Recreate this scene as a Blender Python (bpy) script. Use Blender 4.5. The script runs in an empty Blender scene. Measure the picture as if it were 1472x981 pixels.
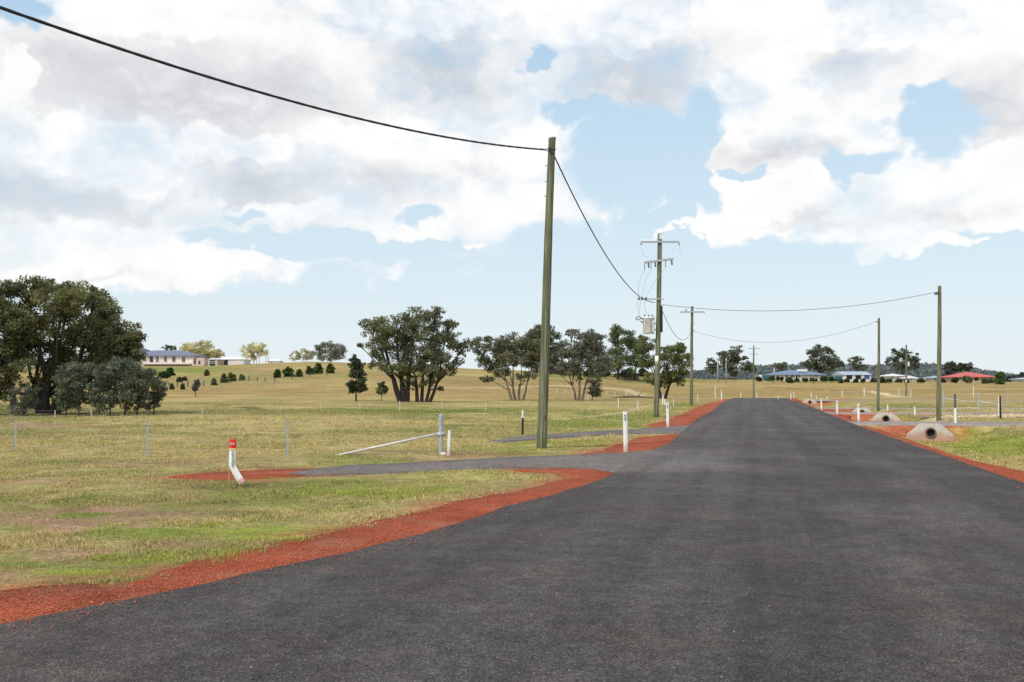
import bpy, math, random
import numpy as np
from mathutils import Vector, Matrix
from mathutils.geometry import delaunay_2d_cdt

rng = np.random.default_rng(7)
random.seed(7)
scene = bpy.context.scene
C = scene.collection
PI = math.pi

# ------------------------------------------------------------------ camera maths
F = 1431.0; CX = 736.0; CY = 490.5; HOR = 557.0; CAMZ = 1.6
PITCH = math.atan((HOR - CY) / F)
SP, CP = math.sin(PITCH), math.cos(PITCH)
TH = math.atan(354 / 1431.0)           # heading of the road
ST, CT = math.sin(TH), math.cos(TH)

def ray(px, py):
    X = (px - CX) / F; U = (CY - py) / F
    return X, CP - SP * U, SP + CP * U          # x, y (forward), z
def flat(px, py, z=0.0):
    x, y, dz = ray(px, py)
    t = (z - CAMZ) / dz
    return x * t, y * t
def on_plane_y(px, py, Y):
    x, y, dz = ray(px, py)
    t = Y / y
    return Vector((x * t, Y, CAMZ + dz * t))
def project(x, y, z):
    y = np.maximum(y, 0.5); dz = z - CAMZ
    f = y * CP + dz * SP; u = -y * SP + dz * CP
    f = np.maximum(f, 0.3)
    return CX + F * x / f, CY - F * u / f
def uv2xy(u, v): return u * CT + v * ST, -u * ST + v * CT
def xy2uv(x, y): return x * CT - y * ST, x * ST + y * CT

# ------------------------------------------------------------------ noise
def _hash(ix, iy, s):
    h = (ix.astype(np.int64) * 374761393 + iy.astype(np.int64) * 668265263 + s * 144665) & 0xffffffff
    h = ((h ^ (h >> 13)) * 1274126177) & 0xffffffff
    h = (h ^ (h >> 16)) & 0xffffffff
    return h / 4294967295.0
def vnoise(x, y, s=0):
    x = np.asarray(x, float); y = np.asarray(y, float)
    ix = np.floor(x); iy = np.floor(y); fx = x - ix; fy = y - iy
    fx = fx * fx * fx * (fx * (fx * 6 - 15) + 10); fy = fy * fy * fy * (fy * (fy * 6 - 15) + 10)
    a = _hash(ix, iy, s); b = _hash(ix + 1, iy, s); c = _hash(ix, iy + 1, s); d = _hash(ix + 1, iy + 1, s)
    return (a + (b - a) * fx) * (1 - fy) + (c + (d - c) * fx) * fy
def fbm(x, y, s=0, o=4):
    r = 0; a = .5; t = 0
    for i in range(o):
        r = r + a * vnoise(x, y, s + i * 17); t += a; a *= .5
        x = x * 2.03 + 11.3; y = y * 2.03 + 7.7
    return r / t
def sst(a, b, x):
    t = np.clip((x - a) / (b - a), 0, 1); return t * t * (3 - 2 * t)

# ------------------------------------------------------------------ terrain height
TP = [-900, -300, 0, 200, 300, 450, 550, 700, 850, 960, 1010, 1200, 1472, 2000]
TC = [530, 530, 529, 528, 528, 521, 523.5, 532, 536, 541, 546, 547, 549, 549]
Y0P = [-900, 550, 800, 950, 1500]; Y0C = [85, 100, 115, 190, 170]
FILLS = [(44.4, 49.0), (62.9, 67.0), (77.7, 81.6), (128.6, 133)]
HEADWALLS = []
DU = 7.0
def h(x, y):
    x = np.asarray(x, float); y = np.asarray(y, float)
    yy = np.maximum(y, 20.)
    px = CX + F * x / yy
    Hh = CAMZ + (HOR - np.interp(px, TP, TC)) / F * 300.0
    s = sst(0, 1, (y - np.interp(px, Y0P, Y0C)) / (300 - np.interp(px, Y0P, Y0C)))
    z = Hh * s
    z = z - np.clip((y - 310) * .02, 0, 8)
    z = z - 0.95 * np.exp(-((y - 187) / 22.) ** 2) * sst(900, 990, px) * (1 - sst(1180, 1320, px))
    z = z - .25 * np.exp(-((y - 82) / 10.) ** 2) * (1 - sst(650, 820, px))
    u, v = xy2uv(x, y)
    A = .16 + .42 * sst(19, 30, v)
    for a, b in FILLS:
        A = A * (1 - sst(a - 1.0, a - .15, v) * (1 - sst(b + .1, b + .9, v)))
    A = A * (1 - sst(138, 150, v)) * sst(6, 16, v)
    d = np.abs(u - DU)
    z = z - A * (1 - sst(.6, 3.0, d))
    return z
def h1(x, y): return float(h(np.array([x]), np.array([y]))[0])
def at(px, py):
    """where the line of sight meets the ground"""
    x, y, dz = ray(px, py)
    t = np.concatenate([np.arange(4, 120, .1), np.arange(120, 900, .5)])
    g = CAMZ + dz * t - h(x * t, y * t)
    k = np.argmax(g <= 0) if (g <= 0).any() else len(t) - 1
    if k > 0:
        t0, t1, g0, g1 = t[k-1], t[k], g[k-1], g[k]
        tt = t0 + (t1 - t0) * g0 / (g0 - g1) if g0 != g1 else t1
    else: tt = t[0]
    X, Y = x * tt, y * tt
    return Vector((X, Y, h1(X, Y)))
def stand(px, Y):
    """ground point at that bearing and depth"""
    x, y, dz = ray(px, HOR); X = x / y * Y
    return Vector((X, Y, h1(X, Y)))

# ------------------------------------------------------------------ materials
class NT:
    def __init__(s, tree): s.t = tree; s.n = tree.nodes; s.l = tree.links
    def new(s, typ, **kw):
        n = s.n.new(typ)
        for k, v in kw.items():
            if hasattr(n, k): setattr(n, k, v)
        return n
    def put(s, sock, v):
        if isinstance(v, bpy.types.NodeSocket): s.l.new(v, sock)
        elif v is not None:
            try: sock.default_value = v
            except Exception: sock.default_value = (*v, 1)
    def math(s, op, a, b=None, c=None, clamp=False):
        n = s.n.new('ShaderNodeMath'); n.operation = op; n.use_clamp = clamp
        s.put(n.inputs[0], a)
        if b is not None: s.put(n.inputs[1], b)
        if c is not None: s.put(n.inputs[2], c)
        return n.outputs[0]
    def vmath(s, op, a, b=None):
        n = s.n.new('ShaderNodeVectorMath'); n.operation = op
        s.put(n.inputs[0], a)
        if b is not None: s.put(n.inputs[1], b)
        return n.outputs['Value'] if op in ('LENGTH', 'DOT_PRODUCT', 'DISTANCE') else n.outputs[0]
    def noise(s, vec, scale, detail=4, rough=.5, dist=0, dim='3D'):
        n = s.n.new('ShaderNodeTexNoise'); n.noise_dimensions = dim; s.put(n.inputs['Vector'], vec)
        n.inputs['Scale'].default_value = scale; n.inputs['Detail'].default_value = detail
        n.inputs['Roughness'].default_value = rough; n.inputs['Distortion'].default_value = dist
        return n.outputs
    def vor(s, vec, scale, feature='F1'):
        n = s.n.new('ShaderNodeTexVoronoi'); n.feature = feature; s.put(n.inputs['Vector'], vec)
        n.inputs['Scale'].default_value = scale
        return n.outputs
    def maprange(s, v, a, b, c=0., d=1., smooth=True):
        n = s.n.new('ShaderNodeMapRange'); n.interpolation_type = 'SMOOTHSTEP' if smooth else 'LINEAR'
        s.put(n.inputs[0], v)
        for i, q in enumerate((a, b, c, d)): n.inputs[i + 1].default_value = q
        return n.outputs[0]
    def mix(s, f, a, b, blend='MIX'):
        n = s.n.new('ShaderNodeMix'); n.data_type = 'RGBA'; n.blend_type = blend
        s.put(n.inputs[0], f); s.put(n.inputs[6], a); s.put(n.inputs[7], b)
        return n.outputs[2]
    def ramp(s, f, stops):
        n = s.n.new('ShaderNodeValToRGB'); s.put(n.inputs[0], f)
        e = n.color_ramp.elements
        while len(e) < len(stops): e.new(.5)
        for i, (p, c) in enumerate(stops): e[i].position = p; e[i].color = (*c, 1)
        return n.outputs[0]
    def mapping(s, vec, scale, loc=(0, 0, 0), rot=(0, 0, 0)):
        n = s.n.new('ShaderNodeMapping'); s.put(n.inputs[0], vec)
        n.inputs['Scale'].default_value = scale; n.inputs['Location'].default_value = loc; n.inputs['Rotation'].default_value = rot
        return n.outputs[0]
    def bump(s, hgt, strength, dist, normal=None):
        n = s.n.new('ShaderNodeBump'); s.put(n.inputs['Height'], hgt)
        n.inputs['Strength'].default_value = strength; n.inputs['Distance'].default_value = dist
        if normal is not None: s.l.new(normal, n.inputs['Normal'])
        return n.outputs[0]

def c4(c): return (c[0], c[1], c[2], 1)
def new_mat(name):
    m = bpy.data.materials.new(name); m.use_nodes = True
    t = NT(m.node_tree); b = m.node_tree.nodes['Principled BSDF']
    return m, t, b
def simple(name, col, rough=.7, var=.25, scale=3., metal=0., spec=.3, bump=0., bscale=40., stretch=(1, 1, 1)):
    m, t, b = new_mat(name)
    tc = t.new('ShaderNodeTexCoord').outputs['Object']
    v = t.mapping(tc, stretch)
    n = t.noise(v, scale, 6, .6)[0]
    f = t.maprange(n, .3, .7, 1 - var, 1 + var, False)
    col2 = t.vmath('SCALE', c4(col)[:3]); 
    sc = t.n[-1]; t.put(sc.inputs['Scale'], f)
    t.l.new(col2, b.inputs['Base Color'])
    b.inputs['Roughness'].default_value = rough; b.inputs['Metallic'].default_value = metal
    b.inputs['Specular IOR Level'].default_value = spec
    if bump:
        nn = t.noise(v, bscale, 4, .6)[0]
        t.l.new(t.bump(nn, .6, bump), b.inputs['Normal'])
    return m

M = {}
def mat_ground():
    m, t, b = new_mat('pasture')
    at_ = t.new('ShaderNodeVertexColor'); at_.layer_name = 'Col'
    tc = t.new('ShaderNodeTexCoord').outputs['Object']
    n1 = t.noise(tc, 1.3, 8, .68)[0]; n2 = t.noise(tc, 9., 6, .7)[0]; n3 = t.noise(t.mapping(tc, (.35, 1, 1)), .35, 7, .65)[0]
    f = t.math('MULTIPLY', t.maprange(n1, .3, .7, .72, 1.28, False), t.maprange(n2, .3, .7, .62, 1.38, False))
    f = t.math('MULTIPLY', f, t.maprange(n3, .32, .68, .8, 1.2, False))
    sc = t.n.new('ShaderNodeVectorMath'); sc.operation = 'SCALE'
    t.l.new(at_.outputs['Color'], sc.inputs[0]); t.l.new(f, sc.inputs['Scale'])
    hue = t.noise(tc, .9, 5, .6)[0]
    c = t.mix(t.maprange(hue, .5, .72, 0, .55), sc.outputs[0], t.mix(1., sc.outputs[0], (.80, 1.08, .55, 1), 'MULTIPLY'))
    t.l.new(c, b.inputs['Base Color'])
    b.inputs['Roughness'].default_value = .95; b.inputs['Specular IOR Level'].default_value = .1
    g = t.noise(tc, 26., 5, .7)[0]
    n5 = t.noise(tc, 55., 5, .75)[0]
    sp_ = t.vor(tc, 34.)['Color']
    f2 = t.math('MULTIPLY', t.maprange(n5, .34, .66, .55, 1.45, False), t.maprange(sp_, 0., 1., .72, 1.3, False))
    s2 = t.n.new('ShaderNodeVectorMath'); s2.operation = 'SCALE'; t.l.new(c, s2.inputs[0]); t.l.new(f2, s2.inputs['Scale']); t.l.new(s2.outputs[0], b.inputs['Base Color'])
    t.l.new(t.bump(g, .9, .05), b.inputs['Normal'])
    return m
def mat_asphalt(name, base, tint, streaks=True):
    m, t, b = new_mat(name)
    tc = t.new('ShaderNodeTexCoord').outputs['Object']
    v = t.vor(tc, 75.); v2 = t.vor(tc, 28.)
    stone = t.ramp(v['Color'], [(0, (base*.5,)*3), (.45, (base*.92, base*.9, base*.9)), (.8, (base*1.35, base*1.31, base*1.3)), (1, (base*2.5, base*2.35, base*2.25))])
    gap = t.maprange(v['Distance'], .25, .75, 1.1, .55)
    macro = t.noise(tc, .35, 6, .6)[0]; mid = t.noise(tc, 2.6, 6, .65)[0]
    f = t.math('MULTIPLY', gap, t.maprange(macro, .3, .7, .82, 1.2, False))
    f = t.math('MULTIPLY', f, t.maprange(mid, .3, .7, .76, 1.24, False))
    f = t.math('MULTIPLY', f, t.maprange(t.noise(tc, 11., 5, .7)[0], .32, .68, .72, 1.28, False))
    if streaks:
        vc = t.new('ShaderNodeVertexColor'); vc.layer_name = 'Col'
        f = t.math('MULTIPLY', f, t.maprange(vc.outputs['Color'], 0, 4, 0, 4, False))
        al = t.mapping(t.mapping(tc, (1, 1, 1), rot=(0, 0, TH)), (1.3, .03, 1))
        sn = t.noise(al, 1.0, 5, .6)[0]
        f = t.math('MULTIPLY', f, t.maprange(sn, .3, .7, .72, 1.32, False))
    sc = t.n.new('ShaderNodeVectorMath'); sc.operation = 'SCALE'
    t.l.new(stone, sc.inputs[0]); t.l.new(f, sc.inputs['Scale'])
    rust = t.maprange(t.noise(tc, .45, 7, .7)[0], .38, .68, 0, .9)
    c = t.mix(rust, t.mix(1., sc.outputs[0], c4(tint), 'MULTIPLY'), t.mix(1., sc.outputs[0], (1.26, 1.0, .90, 1), 'MULTIPLY'))
    t.l.new(c, b.inputs['Base Color'])
    b.inputs['Roughness'].default_value = .85; b.inputs['Specular IOR Level'].default_value = .18
    hh = t.math('ADD', t.math('MULTIPLY', v['Distance'], -.8), t.math('MULTIPLY', v2['Distance'], -.5))
    t.l.new(t.bump(hh, .75, .012), b.inputs['Normal'])
    return m
def mat_red():
    m, t, b = new_mat('red_gravel')
    tc = t.new('ShaderNodeTexCoord').outputs['Object']
    v = t.vor(tc, 42.); n = t.noise(tc, 1.2, 8, .65)[0]; n2 = t.noise(tc, 14, 6, .7)[0]
    c = t.ramp(v['Color'], [(0, (.36, .078, .036)), (.5, (.51, .120, .057)), (.85, (.58, .155, .08)), (1, (.60, .26, .17))])
    f = t.math('MULTIPLY', t.maprange(n, .3, .7, .75, 1.22, False), t.maprange(n2, .3, .7, .7, 1.25, False))
    f = t.math('MULTIPLY', f, t.maprange(v['Distance'], .2, .8, 1.1, .55))
    sc = t.n.new('ShaderNodeVectorMath'); sc.operation = 'SCALE'
    t.l.new(c, sc.inputs[0]); t.l.new(f, sc.inputs['Scale'])
    dust = t.maprange(t.noise(tc, .8, 7, .7)[0], .48, .70, 0, .55)
    c2 = t.mix(dust, sc.outputs[0], (.46, .24, .15, 1))
    t.l.new(c2, b.inputs['Base Color'])
    b.inputs['Roughness'].default_value = .95; b.inputs['Specular IOR Level'].default_value = .1
    hh = t.math('ADD', t.math('MULTIPLY', v['Distance'], -1.), t.math('MULTIPLY', n2, 2.5))
    t.l.new(t.bump(hh, .9, .03), b.inputs['Normal'])
    return m
def mat_leaf(name, tr=.25):
    m, t, b = new_mat(name)
    a = t.new('ShaderNodeVertexColor'); a.layer_name = 'Col'
    b.inputs['Roughness'].default_value = .6; b.inputs['Specular IOR Level'].default_value = .25
    t.l.new(a.outputs['Color'], b.inputs['Base Color'])
    tl = t.new('ShaderNodeBsdfTranslucent'); t.l.new(a.outputs['Color'], tl.inputs['Color'])
    mx = t.new('ShaderNodeMixShader'); mx.inputs[0].default_value = tr
    t.l.new(b.outputs[0], mx.inputs[1]); t.l.new(tl.outputs[0], mx.inputs[2])
    t.l.new(mx.outputs[0], t.n['Material Output'].inputs['Surface'])
    return m
def mat_pole():
    m, t, b = new_mat('treated_timber')
    tc = t.new('ShaderNodeTexCoord').outputs['Object']
    s1 = t.noise(t.mapping(tc, (9, 9, .35)), 1.6, 7, .65)[0]
    s2 = t.noise(t.mapping(tc, (1.2, 1.2, .5)), 1.3, 6, .65)[0]
    c = t.ramp(s1, [(.28, (.05, .046, .028)), (.5, (.15, .145, .095)), (.70, (.36, .345, .27))])
    g = t.mix(t.maprange(s2, .4, .62, .05, .75), c, t.mix(1., c, (.80, 1.0, .66, 1), 'MULTIPLY'))
    knot = t.maprange(t.vor(t.mapping(tc, (1, 1, .6)), 2.2)['Distance'], .05, .16, .6, 0)
    g = t.mix(knot, g, (.10, .07, .04, 1))
    t.l.new(g, b.inputs['Base Color']); b.inputs['Roughness'].default_value = .85; b.inputs['Specular IOR Level'].default_value = .2
    t.l.new(t.bump(t.noise(t.mapping(tc, (26, 26, .7)), 1.2, 6, .7)[0], .8, .015), b.inputs['Normal'])
    return m
def mat_concrete():
    m, t, b = new_mat('cast_concrete')
    tc = t.new('ShaderNodeTexCoord').outputs['Object']
    n = t.noise(tc, 3., 8, .65)[0]
    c = t.ramp(n, [(.3, (.42, .38, .33)), (.55, (.54, .50, .45)), (.75, (.62, .59, .55))])
    z = t.n.new('ShaderNodeSeparateXYZ'); t.l.new(tc, z.inputs[0])
    lo = t.math('ADD', z.outputs[2], t.math('MULTIPLY', t.noise(t.mapping(tc, (3, 3, .6)), 3, 5)[0], -.35))
    g = t.mix(t.maprange(lo, -.12, .22, .7, 0), c, (.40, .20, .12, 1))
    st = t.maprange(t.noise(t.mapping(tc, (9, 9, .4)), 1.3, 5)[0], .55, .7, 0, .4)
    g = t.mix(st, g, (.2, .16, .14, 1))
    t.l.new(g, b.inputs['Base Color']); b.inputs['Roughness'].default_value = .9
    t.l.new(t.bump(t.noise(tc, 40, 5)[0], .5, .006), b.inputs['Normal'])
    return m
M['ground'] = mat_ground()
M['asphalt'] = mat_asphalt('chip_seal', .070, (1.03, .99, .985))
M['drive'] = mat_asphalt('driveway_seal', .165, (1.06, 1., .95), False)
M['lane'] = mat_asphalt('pale_driveway_seal', .30, (1.08, 1., .94), False)
M['red'] = mat_red()
M['leaf'] = mat_leaf('leaves', .45); M['grass'] = mat_leaf('grass_blades', .3)
M['pole'] = mat_pole(); M['concrete'] = mat_concrete()
M['bark'] = simple('bark', (.14, .115, .09), .9, .5, 2.5, bump=.03, bscale=9, stretch=(3, 3, .5))
M['bark_dark'] = simple('dark_bark', (.055, .045, .038), .9, .5, 2.5, bump=.03, bscale=9, stretch=(3, 3, .5))
M['white'] = simple('white_plastic', (.82, .82, .80), .45, .06, 4)
M['white_old'] = simple('weathered_white', (.70, .69, .66), .6, .15, 6)
def mat_white_post():
    m, t, b = new_mat('dirty_white_post')
    tc = t.new('ShaderNodeTexCoord').outputs['Object']
    z = t.new('ShaderNodeSeparateXYZ'); t.l.new(tc, z.inputs[0])
    n = t.noise(tc, 14., 6, .65)[0]
    d = t.math('ADD', z.outputs[2], t.math('MULTIPLY', n, -.35))
    c = t.mix(t.maprange(d, -.15, .12, .75, 0), (.80, .80, .78, 1), (.46, .26, .17, 1))
    c = t.mix(t.maprange(t.noise(t.mapping(tc, (30, 30, 3)), 1.4, 5, .7)[0], .5, .75, 0, .3), c, (.42, .40, .36, 1))
    t.l.new(c, b.inputs['Base Color']); b.inputs['Roughness'].default_value = .5
    return m
M['white_post'] = mat_white_post()
M['galv'] = simple('galvanised_steel', (.40, .44, .48), .5, .2, 9, .25)
M['galv_light'] = simple('pale_galvanised_pipe', (.62, .60, .58), .55, .15, 9, .1)
M['steel_dark'] = simple('dark_steel', (.10, .10, .11), .55, .25, 8, .3)
M['black'] = simple('black_plastic', (.018, .018, .02), .5, .3, 8)
M['cable'] = simple('black_cable', (.03, .03, .033), .55, .3, 30)
M['wire'] = simple('fence_wire', (.38, .38, .37), .5, .1, 9, .2)
M['insul'] = simple('insulator', (.12, .11, .11), .3, .2, 9, 0, .5)
M['trans'] = simple('pale_grey_enamel', (.74, .75, .76), .45, .1, 3)
M['redpaint'] = simple('red_marker', (.72, .04, .02), .45, .08, 8)
M['pink'] = simple('pink_tape', (.75, .38, .42), .5, .1, 8)
M['greenink'] = simple('green_ink', (.10, .30, .20), .6, .3, 30)
M['yellow'] = simple('yellow_stripe', (.85, .62, .12), .5, .05, 8)
M['stake'] = simple('rusty_stake', (.42, .29, .19), .85, .3, 12)
M['reflector'] = simple('dark_plate', (.10, .10, .13), .4, .3, 60)
M['roof_blue'] = simple('blue_grey_roof', (.14, .20, .30), .5, .12, 2, stretch=(6, 1, 1))
M['roof_slate'] = simple('slate_blue_roof', (.15, .17, .24), .6, .15, 2, stretch=(6, 1, 1))
M['roof_dark'] = simple('charcoal_roof', (.06, .065, .07), .6, .15, 2)
M['roof_red'] = simple('red_tile_roof', (.50, .12, .10), .7, .15, 2, stretch=(6, 1, 1))
M['roof_white'] = simple('white_roof', (.72, .71, .70), .5, .08, 2)
M['roof_zinc'] = simple('zinc_roof', (.36, .42, .50), .5, .12, 2, stretch=(6, 1, 1))
M['wall_cream'] = simple('cream_brick', (.76, .65, .58), .85, .12, 1.5)
M['wall_pink'] = simple('pinkish_brick', (.60, .46, .41), .85, .12, 1.5)
M['wall_white'] = simple('white_sheet', (.70, .68, .66), .6, .08, 1.5)
M['wall_tan'] = simple('tan_brick', (.48, .37, .27), .85, .15, 1.5)
M['wall_brown'] = simple('brown_brick', (.22, .16, .12), .85, .2, 1.5)
M['teal'] = simple('teal_sheet', (.02, .10, .13), .6, .15, 1.5)
M['glass'] = simple('dark_glass', (.025, .03, .04), .12, .3, 1, 0, .6)
M['dark'] = simple('painted_interior_shade', (.02, .02, .022), .9, .3, 2)  # near black standing in for the shade inside openings
M['bluedoor'] = simple('blue_roller_door', (.07, .10, .22), .5, .1, 3)

# ------------------------------------------------------------------ mesh builder
class MB:
    def __init__(s): s.v = []; s.f = []
    def add(s, vs, fs):
        o = len(s.v); s.v += [tuple(p) for p in vs]; s.f += [tuple(i + o for i in q) for q in fs]; return s
    def box(s, c, size, rz=0., rot=None):
        hx, hy, hz = size[0]/2, size[1]/2, size[2]/2
        R = rot or Matrix.Rotation(rz, 3, 'Z')
        vs = [Vector(c) + R @ Vector((sx*hx, sy*hy, sz*hz)) for sz in (-1, 1) for sx, sy in ((-1, -1), (1, -1), (1, 1), (-1, 1))]
        return s.add(vs, [(3, 2, 1, 0), (4, 5, 6, 7), (0, 1, 5, 4), (1, 2, 6, 5), (2, 3, 7, 6), (3, 0, 4, 7)])
    def tube(s, pts, rad, n=10, cap=True):
        pts = [Vector(p) for p in pts]
        if not hasattr(rad, '__len__'): rad = [rad] * len(pts)
        vs = []; fs = []; up = None
        for i, p in enumerate(pts):
            d = (pts[min(i+1, len(pts)-1)] - pts[max(i-1, 0)])
            if d.length < 1e-9: d = Vector((0, 0, 1))
            d.normalize()
            if up is None: up = Vector((1, 0, 0)) if abs(d.x) < .9 else Vector((0, 1, 0))
            a = (up - d * up.dot(d)).normalized(); bb = d.cross(a); up = a
            for k in range(n):
                w = 2 * PI * k / n
                vs.append(p + (a * math.cos(w) + bb * math.sin(w)) * rad[i])
        for i in range(len(pts)-1):
            for k in range(n):
                k2 = (k+1) % n
                fs.append((i*n+k, i*n+k2, (i+1)*n+k2, (i+1)*n+k))
        if cap:
            fs.append(tuple(range(n-1, -1, -1))); fs.append(tuple((len(pts)-1)*n + k for k in range(n)))
        return s.add(vs, fs)
    def lathe(s, prof, n=12, c=(0, 0, 0)):
        vs = []; fs = []
        for r, z in prof:
            for k in range(n): vs.append((c[0]+r*math.cos(2*PI*k/n), c[1]+r*math.sin(2*PI*k/n), c[2]+z))
        for i in range(len(prof)-1):
            for k in range(n):
                k2 = (k+1) % n; fs.append((i*n+k, i*n+k2, (i+1)*n+k2, (i+1)*n+k))
        fs.append(tuple(range(n-1, -1, -1))); fs.append(tuple((len(prof)-1)*n+k for k in range(n)))
        return s.add(vs, fs)
    def build(s, name, mat, parent=None, smooth=False, loc=None, bevel=0):
        me = bpy.data.meshes.new(name); me.from_pydata(s.v, [], s.f); me.update()
        me.materials.append(mat)
        if smooth: me.polygons.foreach_set('use_smooth', [True]*len(me.polygons))
        o = bpy.data.objects.new(name, me); C.objects.link(o)
        if parent: o.parent = parent
        if loc is not None: o.location = loc
        if bevel:
            b = o.modifiers.new('bevel', 'BEVEL'); b.width = bevel; b.segments = 2
        return o
def tag(o, label=None, cat=None, group=None, kind=None):
    if label: o['label'] = label
    if cat: o['category'] = cat
    if group: o['group'] = group
    if kind: o['kind'] = kind
    return o
def thing(name, label, cat, loc=(0, 0, 0), group=None, rz=0.):
    o = bpy.data.objects.new(name, None); C.objects.link(o); o.empty_display_size = .2
    o.location = loc; o.rotation_euler.z = rz
    return tag(o, label, cat, group)
def copy_tree(o, parent=None):
    c = o.copy(); C.objects.link(c); c.parent = parent
    for ch in list(o.children): copy_tree(ch, c)
    return c
def np_mesh(name, V, Fq, mat, cols=None, parent=None, loc=None, smooth=False):
    """V (n,3), Fq (m,k) faces of equal size, cols (n,3) vertex colours"""
    me = bpy.data.meshes.new(name); k = Fq.shape[1]
    me.vertices.add(len(V)); me.vertices.foreach_set('co', V.astype(np.float32).ravel())
    me.loops.add(Fq.size); me.loops.foreach_set('vertex_index', Fq.astype(np.int32).ravel())
    me.polygons.add(len(Fq)); me.polygons.foreach_set('loop_start', np.arange(0, Fq.size, k, dtype=np.int32))
    me.update(calc_edges=True)
    if cols is not None:
        a = me.color_attributes.new('Col', 'FLOAT_COLOR', 'POINT')
        cc = np.ones((len(V), 4), np.float32); cc[:, :3] = cols
        a.data.foreach_set('color', cc.ravel())
    me.materials.append(mat)
    if smooth: me.polygons.foreach_set('use_smooth', [True]*len(me.polygons))
    o = bpy.data.objects.new(name, me); C.objects.link(o)
    if parent: o.parent = parent
    if loc is not None: o.location = loc
    return o

# ------------------------------------------------------------------ ground layout (outlines of road, gravel, driveways)
def P(l): return [flat(*p) for p in l]
def uvl(l): return [uv2xy(*p) for p in l]
near_edge = [(0, 906), (114, 883), (212, 862), (303, 843), (379, 824), (500, 799), (660, 757), (730, 731), (782, 718), (834, 703), (872, 689), (886, 681)]
ne = P(near_edge)
dx, dy = ne[5][0]-ne[0][0], ne[5][1]-ne[0][1]
back = (ne[0][0]-dx*3.2, ne[0][1]-dy*3.2); back2 = (ne[0][0]-dx*1.2, ne[0][1]-dy*1.2)
far_left = P([(905, 668), (925, 655), (961, 640), (976, 627), (988, 616)]) + uvl([(-3.0, 52), (-2.95, 60), (-3.1, 75), (-3.5, 95), (-3.7, 115), (-3.7, 150), (-4.2, 165), (-6, 172)])
far_right = uvl([(12, 174), (30, 174), (30, 166), (10, 165), (5.5, 160), (4.2, 150), (4.1, 90), (4.0, 62), (3.95, 44), (4.0, 36), (4.15, 24), (4.2, 18), (4.2, 5), (4.2, -25)])
ROAD = [back, back2] + ne + far_left + far_right
red_near = P([(0, 852), (60, 846), (114, 841), (171, 846), (212, 829), (288, 811), (341, 794), (417, 778), (500, 762), (604, 735), (704, 713), (768, 701), (812, 690), (800, 681), (740, 679), (735, 676), (790, 673), (850, 673), (895, 678), (905, 690)])
inner = [flat(p[0]+20, p[1]+14) for p in reversed(near_edge[:-1])]
o0 = flat(0, 852)
RED_NEAR = [(o0[0]-dx*1.2-.2, o0[1]-dy*1.2)] + red_near + inner + [(back2[0]+.6, back2[1])]
RED_MID = P([(834, 657), (872, 645), (905, 636), (916, 629), (945, 627), (985, 624), (990, 634), (975, 645), (925, 660), (890, 655)])
RED_FARL = P([(930, 614), (941, 610), (960, 604), (985, 594), (1010, 583), (1042, 574.2)]) + uvl([(-5.2, 140), (-3, 140), (-2.2, 110), (-1.9, 60)]) + P([(1000, 617), (967, 618)])
RED_R1 = uvl([(3.4, 2), (3.4, 20), (3.4, 43.6), (4.2, 43.6)]) + P([(1262, 613), (1290, 615), (1331, 623), (1369, 633), (1415, 645), (1472, 660)]) + uvl([(6.0, 12), (6.1, 2)])
RED_R2 = uvl([(3.6, 49.2), (3.6, 62.4), (5.4, 62.4), (5.0, 56), (4.9, 49.2)])
RED_R3 = uvl([(3.6, 67.2), (3.6, 77.3), (5.2, 77.3), (5.0, 70), (4.9, 67.2)])
RED_R4 = uvl([(3.7, 82), (3.7, 150), (5.3, 148), (5.0, 128), (5.1, 100), (4.9, 82)])
RED_WEST = P([(235, 686), (290, 681), (350, 678), (420, 675.5), (462, 674.5), (480, 679), (440, 685), (360, 690), (300, 691)])
DR_L1 = P([(415, 682), (455, 675), (500, 670.5), (630, 664.5), (723, 659), (835, 655), (890, 652.5), (940, 648)]) + [uv2xy(-1.6, 30), uv2xy(-1.6, 21)] + P([(893, 684), (855, 675), (797, 673.5), (723, 674), (611, 679), (500, 683.5), (440, 685)])
DR_L2 = P([(690, 638), (720, 632), (757, 627.5), (872, 619.8), (939, 616), (995, 612)]) + [uv2xy(-1.6, 46), uv2xy(-1.6, 37)] + P([(978, 624), (930, 624), (872, 626), (800, 631), (757, 634), (715, 638)])
def rd(fill, zs):
    a, b = fill
    A = uv2xy(3.0, a+.05); B = uv2xy(8.5, a+.05); Cc = uv2xy(8.5, b); D = uv2xy(3.0, b)
    return [A, B, (B[0]+9, B[1]+zs), (B[0]+26, B[1]+zs*1.5), (Cc[0]+26, Cc[1]+zs*1.5-.6), (Cc[0]+9, Cc[1]+zs-.3), Cc, D]
DR_R = [rd(FILLS[0], -.5), rd(FILLS[1], -1.), rd(FILLS[2], -1.), rd(FILLS[3], -1.)]
SHEETS = [ROAD, RED_NEAR, RED_MID, RED_FARL, RED_R1, RED_R2, RED_R3, RED_R4, RED_WEST, DR_L1, DR_L2] + DR_R
DIRT_SHEETS = SHEETS

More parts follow.
